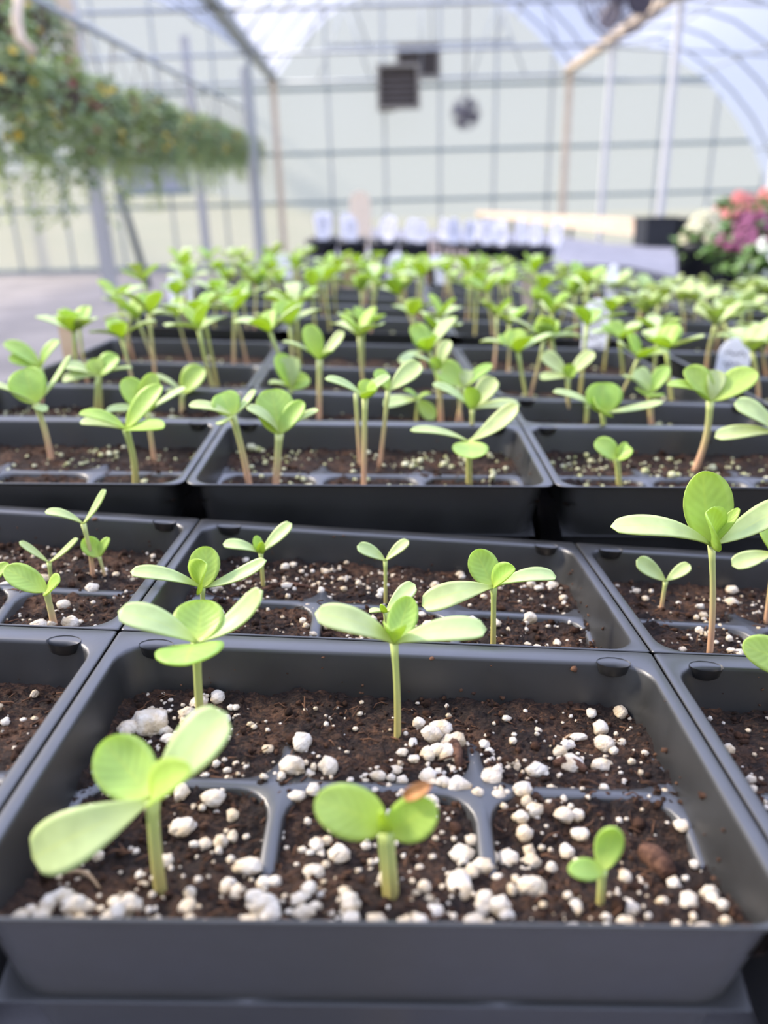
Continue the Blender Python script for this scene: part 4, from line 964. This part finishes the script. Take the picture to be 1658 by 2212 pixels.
# near flower shelf
M_CREAM = mat('cream_petal', (.88, .84, .58), .6, trans=(.3, (.9, .9, .6))); M_BURG = mat('burgundy_petal', (.40, .12, .22), .6, trans=(.3, (.5, .14, .26)))
M_CORAL = mat('coral_petal', (.85, .30, .26), .6, trans=(.3, (.9, .35, .3))); M_WHT = mat('white_petal', (.9, .92, .82), .6, trans=(.3, (.9, .95, .8)))
M_GRN = leaf_mat('garden_leaf', (.20, .36, .10), (.28, .42, .12), (.3, .5, .08), .35, .5)
def shelf_z(x): return bench_z(x)
fpn = MB().lathe([(.075, 0), (.098, .13), (.104, .13), (.104, .155), (.096, .155), (.092, .135)], 20).mesh('pot_shell', M_POT)
fsn = MB().lathe([(.092, .135), (.05, .14), (.002, .139)], 18).mesh('pot_soil', M_SOIL)
rf = random.Random(3)
def flower_pot(px, py, y, mp, label, rr=.10, n=34, fn=300, bs=.015):
    p = at_y(px, py, y); zb = bench_z(p.x); o = empty('flower_pot', (p.x, p.y, zb), label, 'potted flower', 'potted flowers on the bench')
    hc = max(.085, p.z - zb); k = min(1, (hc - .015) / .155); q = min(.7, max(.5, k))
    for me, nm in ((fpn, 'pot_shell'), (fsn, 'pot_soil')): place(me, nm, o).scale = (q, q, k)
    f = clump(rf, fn, rr, -.06, .05, .035).build('foliage', M_GRN, o, True, (0, 0, hc - .005))
    b = blooms(rf, n, rr * .95, -.03, .06, bs).build('blossom', mp, o, True, (0, 0, hc))
flower_pot(1520, 512, 2.30, M_CREAM, 'pot of cream white flowers, leftmost of the potted flowers', .068, 80, 90, .017)
flower_pot(1618, 522, 2.10, M_BURG, 'pot of burgundy flowers beside the cream ones', .085, 110, 160, .017)
flower_pot(1592, 462, 3.05, M_CORAL, 'pot of coral red flowers standing behind the burgundy ones', .10, 40, 240, .022)
flower_pot(1668, 446, 3.25, M_CORAL, 'pot of coral flowers cut by the frame at upper right', .11, 44)
flower_pot(1662, 575, 1.80, M_WHT, 'pot of small white flowers with fresh green leaves, nearest of the flowers', .06, 60, 200, .012)
flower_pot(1720, 515, 2.35, M_BURG, 'second pot of burgundy flowers, partly outside the frame', .085, 60)
# square black planters left of the flowers
def planter(x0, x1, ytop, yy, depth, label):
    a = at_y(x0, ytop, yy); b = at_y(x1, ytop, yy); zt = a.z; zb = max(bench_z(a.x), bench_z(b.x)) + .0005; t = empty('planter_box', (a.x, yy, zb), label, 'planter', 'square black planters'); w_ = b.x - a.x; h_ = zt - zb
    lp = lambda e, z: [V((e, e, z)), V((w_ - e, e, z)), V((w_ - e, depth - e, z)), V((e, depth - e, z))]
    MB().loft([lp(.012, 0), lp(.004, h_ - .012), lp(-.003, h_ - .012), lp(-.003, h_), lp(.006, h_), lp(.010, h_ - .02)], True, True, False).build('planter_shell', M_POT, t, False)
    MB().loft([lp(.010, h_ - .02), lp(.03, h_ - .017)], True, False, True).build('planter_soil', M_SOIL, t)
planter(1397, 1466, 470, 6.1, .32, 'black planter at the end of the pale timber board')
planter(1472, 1545, 472, 6.1, .32, 'black planter right of the one ending the timber board')
